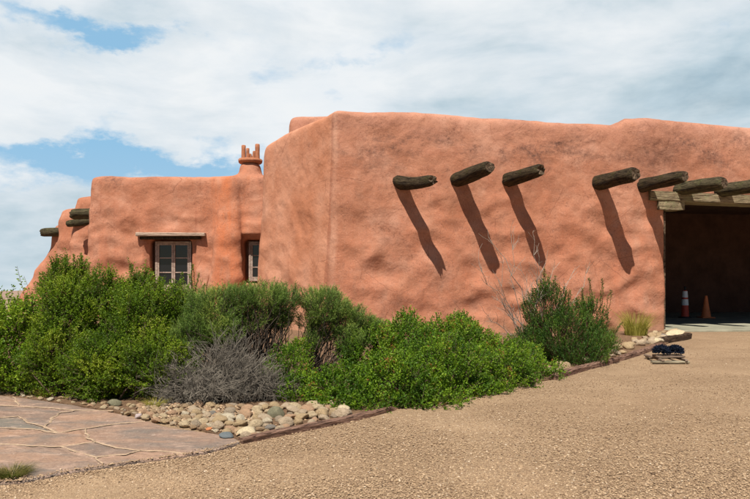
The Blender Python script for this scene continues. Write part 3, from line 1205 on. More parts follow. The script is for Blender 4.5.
# garage paving, a step of grey stone
bm = bmesh.new()
fx = [FP(SO - .05, .0), FP(SO + .12, .42), FP(12, .62), FP(14.5, .55), FP(23.5, .6), FP(23.5, -8.3), FP(SO + .02, -8.3)]
prism(bm, fx, -.01, .045)
bmesh.ops.bevel(bm, geom=[e for e in bm.edges if e.verts[0].co.z > .03 and e.verts[1].co.z > .03], offset=.012, segments=1, affect='EDGES')
o = bm_obj('pavement', bm, M['slab'])
tag(o, 'grey stone paving running into the garage opening', None, None, 'structure')


# ---- loose pebbles over the gravel
def pebbles(n, name, region, rmin, rmax, label, seed=3, cap=None):
    rg = np.random.default_rng(seed)
    P = []
    pts = np.empty((0, 2))
    while len(pts) < n:
        q = region(rg, n)
        pts = np.vstack([pts, q])
    pts = pts[:n]
    base = np.array([(1, 0, 0), (-1, 0, 0), (0, 1, 0), (0, -1, 0), (0, 0, 1), (0, 0, -1)], float)
    tri = np.array([(0, 2, 4), (2, 1, 4), (1, 3, 4), (3, 0, 4), (2, 0, 5), (1, 2, 5), (3, 1, 5), (0, 3, 5)])
    r = rg.uniform(rmin, rmax, n) * rg.uniform(.6, 1, n)
    sc = np.stack([rg.uniform(.7, 1.3, n), rg.uniform(.7, 1.2, n), rg.uniform(.45, .8, n)], 1) * r[:, None]
    an = rg.uniform(0, 6.283, n)
    Vb = base[None] * (1 + rg.uniform(-.3, .3, (n, 6, 3))) + rg.uniform(-.2, .2, (n, 6, 3))
    Vb = Vb * sc[:, None, :]
    tilt = rg.uniform(-.5, .5, n)
    cy, sy = np.cos(tilt), np.sin(tilt)
    x, z = Vb[:, :, 0] * cy[:, None] - Vb[:, :, 2] * sy[:, None], Vb[:, :, 0] * sy[:, None] + Vb[:, :, 2] * cy[:, None]
    ca, sa = np.cos(an)[:, None], np.sin(an)[:, None]
    X = x * ca - Vb[:, :, 1] * sa + pts[:, 0][:, None]
    Y = x * sa + Vb[:, :, 1] * ca + pts[:, 1][:, None]
    lift = np.where((pts[:, 0] < P1a.x) & (pts[:, 1] > edge_y(pts[:, 0], edge_near)), .027, 0)
    Zc = z + (.008 + lift + sc[:, 2] * .55)[:, None]
    V = np.stack([X, Y, Zc], 2).reshape(-1, 3)
    Fx = (tri[None] + (np.arange(n) * 6)[:, None, None]).reshape(-1, 3)
    rnd = np.repeat(np.clip(rg.beta(2.2, 2.2, n), 0, 1), 8)
    o = mesh_obj(name, V, Fx, M['pebble'], rnd=rnd)
    tag(o, label, None, None, 'stuff')
    return o


def edge_y(x, pts):
    pts = sorted([(p.x, p.y) for p in pts])
    return np.interp(x, [p[0] for p in pts], [p[1] for p in pts])


def gravel_region(rg, n):
    # more of them close to the viewer
    y = 3.6 + rg.exponential(3.0, n * 3)
    y = y[y < 16]
    x = rg.uniform(-.66, .66, len(y)) * y
    near = edge_y(x, edge_near)
    ok = np.where(x < P1a.x, y < near + .02, True)
    e2 = np.interp(x, [P1a.x, P1b.x, 1.3, P2a.x, P2b.x, P3b.x, 8.2], [P1a.y, P1b.y, 8.7, P2a.y, P2b.y, P3b.y, 17.2])
    ok &= np.where(x >= P1a.x, y < e2 - .06, True)
    xs_ = rg.uniform(-4.4, P1a.x, 2200)
    bank = .05 + .07 * np.array([noise.noise(Vector((q * 1.7, 3, 3))) for q in xs_])
    ys_ = edge_y(xs_, edge_near) + rg.normal(0, 1, 2200) * np.clip(bank, .012, .2) - .02
    return np.concatenate([np.stack([xs_, ys_], 1), np.stack([x[ok], y[ok]], 1)])


pebbles(85000, 'gravel', gravel_region, .005, .0125, 'loose tan pebbles strewn over the gravel drive')


def edge_spill(rg, n):
    x = rg.uniform(-4.2, P1a.x, n)
    near = edge_y(x, edge_near)
    y = near + rg.normal(.0, .03, n)
    return np.stack([x, y], 1)


# ------------------------------------------------------------------ rocks
def rock_mesh(seed, flat=.62):
    bm = bmesh.new()
    bmesh.ops.create_icosphere(bm, subdivisions=3, radius=1)
    sd = Vector((seed * 3.7, seed * 1.3, seed * 2.1))
    sx, sy = random.uniform(.85, 1.25), random.uniform(.75, 1.0)
    for v_ in bm.verts:
        p = v_.co.copy()
        d = 1 + .28 * noise.noise(p * .9 + sd) + .10 * noise.noise(p * 2.3 + sd) + .03 * noise.noise(p * 6 + sd)
        # facet it a little
        q = p * d
        for k in range(3):
            nn = Vector((math.sin(seed + k * 2.1), math.cos(seed * 1.7 + k), math.sin(k * 3 + seed) * .6)).normalized()
            t_ = q.dot(nn) - .66
            if t_ > 0:
                q -= nn * t_ * .75
        v_.co = Vector((q.x * sx, q.y * sy, q.z * flat))
    me = bpy.data.meshes.new('river_rock')
    bm.to_mesh(me)
    bm.free()
    me.polygons.foreach_set('use_smooth', [True] * len(me.polygons))
    me.materials.append(M['rock'])
    return me


rock_meshes = [rock_mesh(i + 1, random.uniform(.42, .72)) for i in range(12)]
placed = []


def in_poly(x, y, poly):
    c = False
    n = len(poly)
    for i in range(n):
        a, b_ = poly[i], poly[(i + 1) % n]
        if (a[1] > y) != (b_[1] > y) and x < (b_[0] - a[0]) * (y - a[1]) / (b_[1] - a[1]) + a[0]:
            c = not c
    return c


def put_rock(x, y, r, mat=None, label=None, group=None, cat='rock', z=None, me=None, flat=None):
    me = me or random.choice(rock_meshes)
    if mat is not None:
        me = me.copy()
        me.materials.clear()
        me.materials.append(mat)
    o = bpy.data.objects.new('river_rock', me)
    C.objects.link(o)
    o.location = (x, y, r * .38 + .02 if z is None else z)
    o.scale = (r, r, r * (flat or 1))
    o.rotation_euler = (random.uniform(-.3, .3), random.uniform(-.3, .3), random.uniform(0, 6.28))
    tag(o, label, cat, group)
    placed.append((x, y, r))
    return o


# singular rocks first
def rock_px(px, py, rpx, mat, label, flat=None):
    p = G(px, py)
    r = rpx * p.y / F
    put_rock(p.x, p.y, r, mat, label, None, flat=flat)


rock_px(209, 432.5, 3.8, M['rock_orange'], 'small bright orange rock among the tan cobbles by the patio')
rock_px(227, 440, 7.5, M['rock_blue'], 'dark blue grey flat rock at the patio corner', .6)
rock_px(276, 419, 8.5, M['rock_olive'], 'round olive brown boulder behind the cobbles near the timber', 1.2)
rock_px(115, 408, 7, M['rock_olive'], 'round grey olive boulder below the left evergreen shrub', 1.2)
rock_px(138, 419.5, 4.5, M['rock_white'], 'pale pinkish white rock at the narrow end of the cobbles')
rock_px(246, 437, 10, M['rock_cream'], 'large cream yellow rock beside the end of the timber edging', .8)
rock_px(343, 413, 8, M['rock_cream'], 'cream rock standing alone behind the middle of the near timber', .8)

RK = 'river rocks piled in the border between patio and shrubs'
poly = [tuple(G(*p)[:2]) for p in [(141, 422), (170, 427), (200, 432), (222, 436), (238, 441), (258, 439), (300, 429), (350, 418), (352, 408), (300, 408), (250, 409), (200, 408), (150, 406), (135, 408)]]
xs = [p[0] for p in poly]; ys = [p[1] for p in poly]
tries = 0
cnt = 0
while cnt < 178 and tries < 14000:
    tries += 1
    x, y = random.uniform(min(xs), max(xs)), random.uniform(min(ys), max(ys))
    if not in_poly(x, y, poly):
        continue
    size = .038 + .040 * min(1, max(0, (x + 2.9) / 1.5)) 
    r = size * random.uniform(.55, 1.35)
    if any((x - a) ** 2 + (y - b_) ** 2 < ((r + c) * .74) ** 2 for a, b_, c in placed):
        continue
    put_rock(x, y, r, None, 'rounded tan cobble in the rock border between patio and shrubs', RK)
    cnt += 1
bed_poly = list(poly)


def bed_region(rg, n):
    px_ = rg.uniform(min(xs), max(xs), n)
    py_ = rg.uniform(min(ys), max(ys), n)
    k = np.array([in_poly(a, c, bed_poly) for a, c in zip(px_, py_)])
    return np.stack([px_[k], py_[k]], 1)


pebbles(1600, 'pebbles', bed_region, .010, .028, 'small tan stones filling the gaps of the rock border', seed=8)
RL = 'small stones along the far edge of the patio'
cnt = tries = 0
poly = [tuple(G(*p)[:2]) for p in [(-40, 394), (10, 397), (45, 402.5), (75, 407), (110, 413), (140, 421), (165, 424), (165, 412), (110, 405), (60, 399), (0, 392), (-40, 390)]]
xs = [p[0] for p in poly]; ys = [p[1] for p in poly]
while cnt < 62 and tries < 9000:
    tries += 1
    x, y = random.uniform(min(xs), max(xs)), random.uniform(min(ys), max(ys))
    if not in_poly(x, y, poly):
        continue
    r = random.uniform(.022, .05)
    if any((x - a) ** 2 + (y - b_) ** 2 < ((r + c) * .85) ** 2 for a, b_, c in placed):
        continue
    put_rock(x, y, r, None, 'small tan stone along the far edge of the flagstone patio', RL)
    cnt += 1
RR = 'pale stones inside the far timber edging'
cnt = tries = 0
poly = [tuple(G(*p)[:2]) for p in [(548, 377), (616, 357), (664, 343), (684, 337), (680, 333), (655, 334), (625, 345), (600, 358), (550, 372)]]
xs = [p[0] for p in poly]; ys = [p[1] for p in poly]
while cnt < 50 and tries < 9000:
    tries += 1
    x, y = random.uniform(min(xs), max(xs)), random.uniform(min(ys), max(ys))
    if not in_poly(x, y, poly):
        continue
    r = random.uniform(.06, .15)
    if any((x - a) ** 2 + (y - b_) ** 2 < ((r + c) * .85) ** 2 for a, b_, c in placed):
        continue
    put_rock(x, y, r, None, 'pale stone inside the far timber edging before the wall', RR)
    cnt += 1
rock_px(675, 338, 9, M['rock_cream'], 'large cream slab rock at the wall corner by the garage', .5)
rock_px(655, 344.5, 7, M['rock_cream'], 'cream rock below the yellow grass tuft', .8)


# ------------------------------------------------------------------ timber edging
def timber(a, b_, w, h, mat, label, name='edging_timber', z=0.0, tw=.02):
    a, b_ = Vector(a), Vector(b_)
    d = b_ - a
    ln = d.length
    an = math.atan2(d.y, d.x)
    V, Fc = [], []
    seg = 26
    sd = random.uniform(0, 40)
    ring = [(-.5, 0), (-.5, .8), (-.32, 1), (.3, 1), (.5, .82), (.5, 0)]
    for i in range(seg + 1):
        f = i / seg
        tap = 1
        if f < .04: tap = .8
        if f > .97: tap = .75
        for k, (u, q) in enumerate(ring):
            e = noise.noise(Vector((f * ln * 2.2 + sd, k * 1.3, 0)))
            e2 = noise.noise(Vector((f * ln * 7 + sd, k * 2.3, 5)))
            V.append((f * ln + .015 * e2, u * w * tap * (1 + .18 * e) + .02 * math.sin(f * 5 + sd), q * h * tap * (1 + .2 * e + .12 * e2)))
    nr_ = len(ring)
    for i in range(seg):
        for k in range(nr_ - 1):
            Fc.append((i * nr_ + k, i * nr_ + k + 1, (i + 1) * nr_ + k + 1, (i + 1) * nr_ + k))
    Fc.append(tuple(range(nr_))[::-1])
    Fc.append(tuple(seg * nr_ + k for k in range(nr_)))
    # grain along local y for the material: rotate the mesh so length runs along y
    V = [(y, -x, z_) if False else (x, y, z_) for x, y, z_ in V]
    me = bpy.data.meshes.new(name)
    me.from_pydata([(-y, x, z_) for x, y, z_ in V], [], Fc)
    bm = bmesh.new(); bm.from_mesh(me)
    bmesh.ops.recalc_face_normals(bm, faces=bm.faces)
    bm.to_mesh(me); bm.free()
    me.materials.append(mat)
    o = bpy.data.objects.new(name, me)
    C.objects.link(o)
    o.location = (a.x, a.y, z)
    o.rotation_euler = (0, 0, an - math.pi / 2)
    tag(o, label, 'timber')
    return o


timber(P1a, P1b, .10, .062, M['timber'], 'weathered reddish timber edging below the cobbles and nearest shrub')
timber(P2a, P2b, .13, .09, M['timber'], 'reddish timber edging below the dark bush')
timber(P2b + Vector((.05, .05, 0)), P3b, .13, .09, M['timber'], 'long grey brown timber edging beyond the dark bush')
timber(G(664, 343.5), G(689, 338.5), .17, .15, M['timber_dark'], 'short dark timber end near the garage corner')


# ------------------------------------------------------------------ plants
def leaf_arrays(P, Dv, ln, wd, rg, fold=.25):
    """rhombus leaves at P (n,3) pointing along Dv, folded along the midrib"""
    n = len(P)
    Dv = Dv / np.linalg.norm(Dv, axis=1, keepdims=True)
    rv = rg.normal(size=(n, 3))
    side = np.cross(Dv, rv)
    side /= np.linalg.norm(side, axis=1, keepdims=True) + 1e-9
    up = np.cross(side, Dv)
    l_ = (ln * rg.uniform(.6, 1.25, n))[:, None]
    w_ = (wd * rg.uniform(.7, 1.2, n))[:, None]
    a = P
    b_ = P + Dv * l_ * .5 + side * w_ * .5 + up * w_ * fold
    c = P + Dv * l_
    d = P + Dv * l_ * .5 - side * w_ * .5 + up * w_ * fold
    V = np.stack([a, b_, c, d], 1).reshape(-1, 3)
    k = np.arange(n)[:, None] * 4
    Fq = np.concatenate([k + np.array([[0, 1, 2]]), k + np.array([[0, 2, 3]])], 1).reshape(-1, 3)
    return V, Fq


def vnoise(P, s, off=0.0):
    return np.array([noise.noise(Vector((p[0] * s + off, p[1] * s, p[2] * s))) for p in P])


def leafy_blobs(blobs, n_sprig, per, sprig_len, ln, wd, rg, up=.5, spread=.5, shell=.45, lump=.22, zmin=.02, leafout=.8):
    """sprigs of leaves through a union of ellipsoids, denser to the outside"""
    B = []
    for (px, py, D, rx, rz) in blobs:
        c = W(px, py, D)
        B.append((np.array(c), rx * D / F, rz * D / F))
    vol = np.array([(b_[1] * b_[1] * b_[2]) ** .75 for b_ in B])
    vol /= vol.sum()
    P0, D0 = [], []
    while sum(len(q) for q in P0) < n_sprig:
        m_ = n_sprig
        ch_ = rg.choice(len(B), m_, p=vol)
        dr = rg.normal(size=(m_, 3))
        dr /= np.linalg.norm(dr, axis=1, keepdims=True)
        rad = 1 - shell * rg.random(m_) ** 1.5
        cen = np.array([b_[0] for b_ in B])[ch_]
        rx = np.array([b_[1] for b_ in B])[ch_]
        rz = np.array([b_[2] for b_ in B])[ch_]
        q = cen + dr * np.stack([rx, rx, rz], 1) * rad[:, None]
        lm = vnoise(q, 4.2, 3) + .6 * vnoise(q, 9, 8)
        q = cen + (q - cen) * (1 + lump * lm[:, None])
        # drop the hollows so gaps open in the crown
        keep = (q[:, 2] > zmin) & (lm > -.32)
        # not deep inside another blob
        deep = np.zeros(m_, bool)
        for (c, bx, bz) in B:
            e = (((q - c) / np.array([bx, bx, bz])) ** 2).sum(1)
            deep |= e < .22
        keep &= ~deep
        P0.append(q[keep])
        D0.append(dr[keep])
    P0 = np.concatenate(P0)[:n_sprig]
    D0 = np.concatenate(D0)[:n_sprig]
    ax = D0 * spread + np.array([0, 0, up]) + rg.normal(size=D0.shape) * .28
    ax /= np.linalg.norm(ax, axis=1, keepdims=True)
    sl = sprig_len * rg.uniform(.5, 1.3, len(P0))
    tt = np.tile(np.linspace(0, 1, per), (len(P0), 1)) + rg.uniform(-.05, .05, (len(P0), per))
    base = P0[:, None, :] + ax[:, None, :] * (sl[:, None] * (tt - .5))[:, :, None]
    base = base.reshape(-1, 3)
    lv = rg.normal(size=base.shape)
    lv /= np.linalg.norm(lv, axis=1, keepdims=True)
    axr = np.repeat(ax, per, 0)
    ld = lv * leafout + axr * (1.1 - leafout * .5)
    base[:, 2] = np.maximum(base[:, 2], zmin)
    V, Fq = leaf_arrays(base, ld, ln, wd, rg)
    tone = np.repeat(np.clip(rg.normal(.46, .15, len(P0)) + .5 * vnoise(P0, 3.0, 17), 0, 1), per)
    tone = np.clip(tone + rg.normal(0, .08, len(tone)), 0, 1)
    tipb = np.tile(np.linspace(-.08, .14, per), len(P0))
    rnd = np.repeat(np.clip(tone + tipb, 0, 1), 2)
    tw = []
    for i in range(0, len(P0), 3):
        a = Vector(P0[i] - ax[i] * sl[i] * .9)
        tw.append([a, Vector(P0[i] + ax[i] * sl[i] * .45)])
    return V, Fq, rnd, tw, P0, ax


def add_shoots(V, Fq, rnd, shoots, rg, step, ln, wd, lift=.5, tone=.6):
    """upright leafy shoots; shoots = list of polylines"""
    Ps, Ds = [], []
    for pl in shoots:
        for a, b_ in zip(pl[:-1], pl[1:]):
            n_ = max(1, int((b_ - a).length / step))
            d = np.array((b_ - a).normalized())
            for q in range(n_):
                p = np.array(a.lerp(b_, q / n_))
                lv = rg.normal(size=3)
                lv -= d * lv.dot(d)
                lv /= np.linalg.norm(lv)
                Ps.append(p)
                Ds.append(lv + d * lift)
    if not Ps:
        return V, Fq, rnd
    V2, F2 = leaf_arrays(np.array(Ps), np.array(Ds), ln, wd, rg)
    r2 = np.repeat(np.clip(rg.normal(tone, .16, len(Ps)), 0, 1), 2)
    return np.concatenate([V, V2]), np.concatenate([Fq, F2 + len(V)]), np.concatenate([rnd, r2])


def bend(a, b_, k=4, amt=.06, rg=random):
    pts = []
    ln = (b_ - a).length
    off = Vector((rg.uniform(-1, 1), rg.uniform(-1, 1), rg.uniform(-.3, .6))) * ln * amt
    for i in range(k + 1):
        f = i / k
        p = a.lerp(b_, f) + off * math.sin(math.pi * f) + Vector((rg.uniform(-1, 1), rg.uniform(-1, 1), rg.uniform(-1, 1))) * ln * amt * .25 * (0 < i < k)
        pts.append(p)
    return pts


def shrub(name, base, blobs, leafmat, stemmat, label, cat, n, per, sl, ln, wd, seed, shoots=(), shoot_step=.012, nstem=30, stem_r=(.018, .004), group=None, up=.5, spread=.5, shell=.45, lump=.22, leafout=.8, part='foliage', twigs=True):
    rg = np.random.default_rng(seed)
    rnd_ = random.Random(seed)
    root_ = empty(name, (base.x, base.y, 0.02), label, cat, group)
    V, Fq, rnd, tw, P0, ax = leafy_blobs(blobs, n, per, sl, ln, wd, rg, up, spread, shell, lump, leafout=leafout)
    sh = []
    for (x0, y0, D0, x1, y1, D1) in shoots:
        a, b_ = W(x0, y0, D0), W(x1, y1, D1)
        sh.append(bend(a, b_, 4, .08, rnd_))
    V, Fq, rnd = add_shoots(V, Fq, rnd, sh, rg, shoot_step, ln, wd)
    mesh_obj(part, V, Fq, leafmat, root_, rnd=rnd)
    polys, radii = [], []
    ids = rg.choice(len(P0), min(nstem, len(P0)), replace=False)
    for i in ids:
        foot = Vector((base.x + rnd_.gauss(0, .10), base.y + rnd_.gauss(0, .10), .01))
        # foot spreads with the plant
        p = Vector(P0[i])
        foot.x += (p.x - base.x) * .35
        foot.y += (p.y - base.y) * .35
        polys.append(bend(foot, p, 6, .08, rnd_))
        radii.append(stem_r)
    for pl in sh:
        polys.append(pl)
        radii.append((.006, .002))
    if twigs:
        for t_ in tw:
            polys.append(t_)
            radii.append((.0032, .0018))
    Vs, Fs = tubes(polys, radii)
    mesh_obj('stems', Vs, Fs, stemmat, root_)
    return root_


# 1 broad-leaved light shrub on the far left
shrub('broadleaf_shrub', W(5, 392, 8.9), [(8, 345, 8.9, 36, 46), (28, 322, 9.2, 20, 24), (-32, 338, 9.1, 40, 52), (22, 372, 8.7, 26, 22), (-70, 350, 9.2, 40, 45)],
      M['leaf_broad'], M['stem'], 'light green broadleaf shrub at the far left behind the patio', 'shrub', 3000, 9, .20, .048, .026, 11,
      shoots=[(30, 320, 9, 17, 266, 9), (34, 315, 9, 24, 276, 9.1), (16, 330, 9, 5, 290, 9), (40, 315, 9, 33, 282, 9), (10, 330, 9, 14, 285, 9.2), (25, 325, 9, 28, 288, 9), (0, 320, 9, -4, 284, 9), (-20, 310, 9, -24, 278, 9.1)], shoot_step=.028, nstem=40)
# 2, 3 evergreens
JS = dict(up=.55, spread=.75, leafout=.95, lump=.44, shell=.5)
shrub('evergreen_shrub', W(75, 398, 8.6), [(68, 338, 8.9, 34, 58), (62, 292, 9.1, 18, 26), (100, 368, 8.4, 34, 34), (74, 282, 9.2, 10, 14), (98, 318, 9.0, 22, 40), (52, 362, 8.6, 26, 34), (90, 290, 9.2, 8, 18), (66, 270, 9.1, 5, 13), (81, 270, 9.2, 5, 12), (95, 284, 9.1, 5, 14), (54, 274, 9.0, 4, 13), (44, 290, 9.0, 5, 12)],
      M['leaf_juniper'], M['stem'], 'tall dense green evergreen shrub reaching under the west end logs', 'shrub', 8200, 14, .17, .030, .015, 12,
      shoots=[(60, 300, 9, 52, 264, 9), (70, 290, 9, 66, 258, 9.1), (78, 285, 9.1, 82, 256, 9.2), (90, 300, 9, 95, 272, 9.2), (48, 310, 9, 40, 276, 9), (84, 290, 9.1, 90, 262, 9.1), (72, 280, 9.1, 74, 254, 9.1), (58, 290, 9.1, 58, 258, 9.1)] * 2, shoot_step=.006, nstem=60, **JS)
shrub('evergreen_shrub', W(150, 402, 8.5), [(140, 330, 8.9, 34, 48), (134, 292, 9.2, 13, 20), (158, 366, 8.5, 40, 34), (172, 322, 9.1, 24, 32), (118, 372, 8.4, 24, 30), (195, 305, 9.4, 12, 10), (114, 300, 9.2, 10, 20), (131, 276, 9.1, 5, 13), (146, 280, 9.2, 5, 11), (110, 283, 9.1, 5, 14), (160, 290, 9.2, 5, 12), (176, 294, 9.2, 5, 12)],
      M['leaf_juniper'], M['stem'], 'green evergreen shrub growing below the casement window', 'shrub', 8200, 14, .17, .030, .015, 13,
      shoots=[(134, 300, 9.1, 131, 264, 9.1), (140, 295, 9.1, 145, 274, 9.2), (112, 300, 9, 108, 270, 9.2), (124, 300, 9, 120, 278, 9.2), (160, 300, 9.1, 158, 280, 9.2), (172, 300, 9.1, 176, 284, 9.2), (150, 300, 9.1, 152, 280, 9.2)] * 2, shoot_step=.006, nstem=60, **JS)
# 4 slim shoots before the window
shrub('slim_sapling', W(196, 400, 9.7), [(196, 312, 9.7, 14, 12)], M['leaf_juniper'], M['stem'], 'slim upright sapling standing right of the casement window', 'sapling', 260, 11, .14, .026, .012, 14,
      shoots=[(196, 318, 9.7, 193, 264, 9.7), (197, 310, 9.7, 205, 283, 9.7), (195, 305, 9.7, 188, 286, 9.7), (194, 298, 9.7, 199, 273, 9.7), (194, 292, 9.7, 189, 274, 9.7), (200, 316, 9.7, 209, 298, 9.7), (180, 318, 9.7, 182, 272, 9.7), (184, 318, 9.7, 188, 284, 9.7), (212, 318, 9.7, 206, 296, 9.7)] * 2,
      shoot_step=.006, nstem=16)


# 5 dead grey twigs
def twig_bush(name, foot, n, rx, h, mat, label, seed, r=(.0045, .002), arc=.5, cat='bush', lean=(0, 0)):
    rr = random.Random(seed)
    root_ = empty(name, (foot.x, foot.y, .02), label, cat)
    clumps = [(-.1, .12, 1.1, .72), (-.52, .0, .75, .6), (.30, .05, .9, .6), (-.20, -.12, .5, .6), (.56, .14, .6, .5), (.08, .25, 1.25, .55)]
    polys, radii = [], []
    for i in range(n):
        az = rr.uniform(0, 2 * math.pi)
        el = rr.uniform(.05, 1.3)
        ln = rr.uniform(.35, 1.0)
        end = Vector((math.cos(az) * math.cos(el) * rx * ln, math.sin(az) * math.cos(el) * rx * ln * .75, math.sin(el) * h * ln + .03))
        ck_ = clumps[i % len(clumps)]
        st = Vector((rr.gauss(0, .07), rr.gauss(0, .07), rr.uniform(0, .06)))
        end = Vector((end.x * ck_[3], end.y * ck_[3], end.z * ck_[2]))
        if rr.random() < .35:
            end.z = rr.uniform(.02, .2)
        mid = st.lerp(end, .5) + Vector((0, 0, arc * h * rr.uniform(.1, .5)))
        pl = []
        k = 6
        jx = Vector((rr.uniform(-1, 1), rr.uniform(-1, 1), rr.uniform(-1, 1))) * .09
        for q in range(k + 1):
            f = q / k
            p = st * (1 - f) ** 2 + mid * 2 * f * (1 - f) + end * f * f + jx * math.sin(f * 7)
            p = p + Vector((lean[0] * f, lean[1] * f, 0)) + Vector((ck_[0], ck_[1], 0))
            p.z = max(p.z, .01)
            pl.append(p + Vector((foot.x, foot.y, 0)))
        polys.append(pl)
        radii.append(r)
        for _ in range(3):
            q = rr.randint(2, k - 1)
            a = pl[q]
            d = (pl[q + 1] - pl[q]).normalized()
            e = a + (d + Vector((rr.uniform(-.7, .7), rr.uniform(-.7, .7), rr.uniform(-.3, .7)))) * rr.uniform(.06, .18)
            e.z = max(e.z, .01)
            polys.append([a, a.lerp(e, .5) + Vector((0, 0, .01)), e])
            radii.append((r[1] * 1.1, r[1] * .7))
    V, Fs = tubes(polys, radii)
    mesh_obj('stems', V, Fs, mat, root_)
    return root_


b5 = G(214, 410)
twig_bush('dead_bush', Vector((b5.x - .02, b5.y + .42, 0)), 1700, 1.0, .88, M['stem_grey'], 'dead grey bush of fine dry twigs behind the river rocks', 21, arc=.55)


# 6, 7 rabbitbrush: woody fan with feathery tops
def rabbitbrush(foot, blobs, label, seed, n, nstem, mat='leaf_rabbit', extra=()):
    rg = np.random.default_rng(seed)
    rr = random.Random(seed)
    root_ = empty('rabbitbrush', (foot.x, foot.y, .02), label, 'bush')
    V, Fq, rnd, tw, P0, ax = leafy_blobs(blobs, n, 14, .15, .040, .0068, rg, up=.9, spread=.8, shell=.8, lump=.42, leafout=.6)
    mesh_obj('foliage', V, Fq, M[mat], root_, rnd=rnd)
    polys, radii = [], []
    for i in rg.choice(len(P0), nstem, replace=False):
        p = Vector(P0[i])
        f0 = Vector((foot.x + rr.gauss(0, .07), foot.y + rr.gauss(0, .07), .01))
        pl = bend(f0, p, 7, .16, rr)
        polys.append(pl)
        radii.append((rr.uniform(.006, .016), .003))
        for _ in range(3):
            q = rr.randint(3, 6)
            tgt = Vector(P0[rg.integers(len(P0))])
            if (tgt - pl[q]).length < .5:
                polys.append(bend(pl[q], tgt, 4, .06, rr))
                radii.append((.005, .002))
    for t_ in tw:
        polys.append(t_)
        radii.append((.0024, .0015))
    Vs, Fs = tubes(polys, radii)
    mesh_obj('stems', Vs, Fs, M['stem_dark'], root_)
    return root_


f6 = G(262, 392); f6.y += .2
rabbitbrush(Vector((f6.x - .15, 8.9, 0)), [(212, 314, 8.9, 28, 25), (196, 334, 8.7, 24, 18), (238, 304, 9.1, 18, 17), (266, 299, 9.3, 24, 15), (286, 304, 9.4, 14, 15), (222, 332, 8.7, 18, 13), (182, 322, 9.1, 14, 14), (250, 322, 9.1, 16, 10), (278, 320, 9.4, 14, 10)],
            'feathery green rabbitbrush with bare woody stems above the dead bush', 31, 5200, 300)
rabbitbrush(Vector((W(312, 390, 9.5).x, 9.5, 0)), [(322, 306, 9.6, 24, 17), (345, 320, 9.6, 17, 16), (308, 322, 9.6, 12, 12), (366, 328, 9.9, 18, 14), (352, 342, 9.5, 14, 14), (330, 330, 9.7, 16, 10), (312, 344, 9.5, 8, 12)],
            'feathery green rabbitbrush leaning right with a forked trunk', 32, 3300, 70)
# low green at the foot of the evergreen, right
shrub('leafy_bush', W(290, 400, 8.6), [(287, 374, 8.6, 24, 30), (300, 352, 9.2, 12, 12), (300, 390, 8.3, 24, 16), (272, 394, 8.3, 12, 10)], M['leaf_sumac'], M['stem'], 'small leafy green bush between the two rabbitbrushes', 'bush', 1150, 9, .13, .034, .018, 41, nstem=30)
# 8 big low mound
shrub('sumac_shrub', W(420, 400, 9.0), [(345, 388, 8.2, 36, 22), (398, 384, 8.3, 46, 30), (440, 370, 8.9, 50, 34), (490, 372, 9.6, 46, 26), (527, 372, 10.3, 32, 14), (404, 342, 9.9, 32, 24), (452, 345, 10.4, 40, 25), (372, 352, 9.6, 34, 26), (340, 402, 7.9, 28, 10), (425, 398, 8.2, 42, 14), (505, 356, 10.9, 34, 16), (408, 320, 10.2, 8, 10), (462, 326, 10.6, 15, 12), (378, 402, 7.9, 34, 10), (470, 388, 8.9, 36, 14)],
      M['leaf_sumac'], M['stem'], 'wide low bright green shrub spilling over the edging onto the gravel', 'shrub', 11500, 9, .13, .036, .024, 42, nstem=110, up=.55, spread=.6, lump=.34,
      shoots=[(405, 325, 10.2, 404, 306, 10.2), (412, 325, 10.2, 414, 310, 10.2), (460, 325, 10.6, 457, 312, 10.6), (472, 325, 10.6, 474, 316, 10.6)])
# 9 dark bush
shrub('dark_green_bush', W(562, 366, 12.0), [(564, 338, 12.0, 40, 28), (548, 310, 12.2, 24, 26), (592, 318, 12.2, 15, 22), (534, 346, 12.0, 22, 20), (600, 346, 11.8, 18, 14), (575, 322, 12.3, 24, 22), (545, 288, 12.3, 6, 12), (578, 354, 11.6, 30, 12)],
      M['leaf_dark'], M['stem_red'], 'dark green upright bush against the wall under the log shadows', 'bush', 5200, 11, .16, .034, .014, 51, nstem=60, up=.9, spread=.5, leafout=.6,
      shoots=[(546, 300, 12.2, 544, 268, 12.2), (552, 300, 12.2, 556, 276, 12.2), (540, 300, 12.2, 536, 280, 12.2), (592, 310, 12.2, 589, 278, 12.2), (600, 310, 12.2, 602, 278, 12.2), (607, 320, 12.2, 611, 290, 12.2), (570, 310, 12.2, 570, 290, 12.2), (585, 310, 12.2, 583, 288, 12.2), (530, 325, 12.1, 522, 302, 12.1), (612, 345, 12, 622, 322, 12)] * 2, shoot_step=.007)


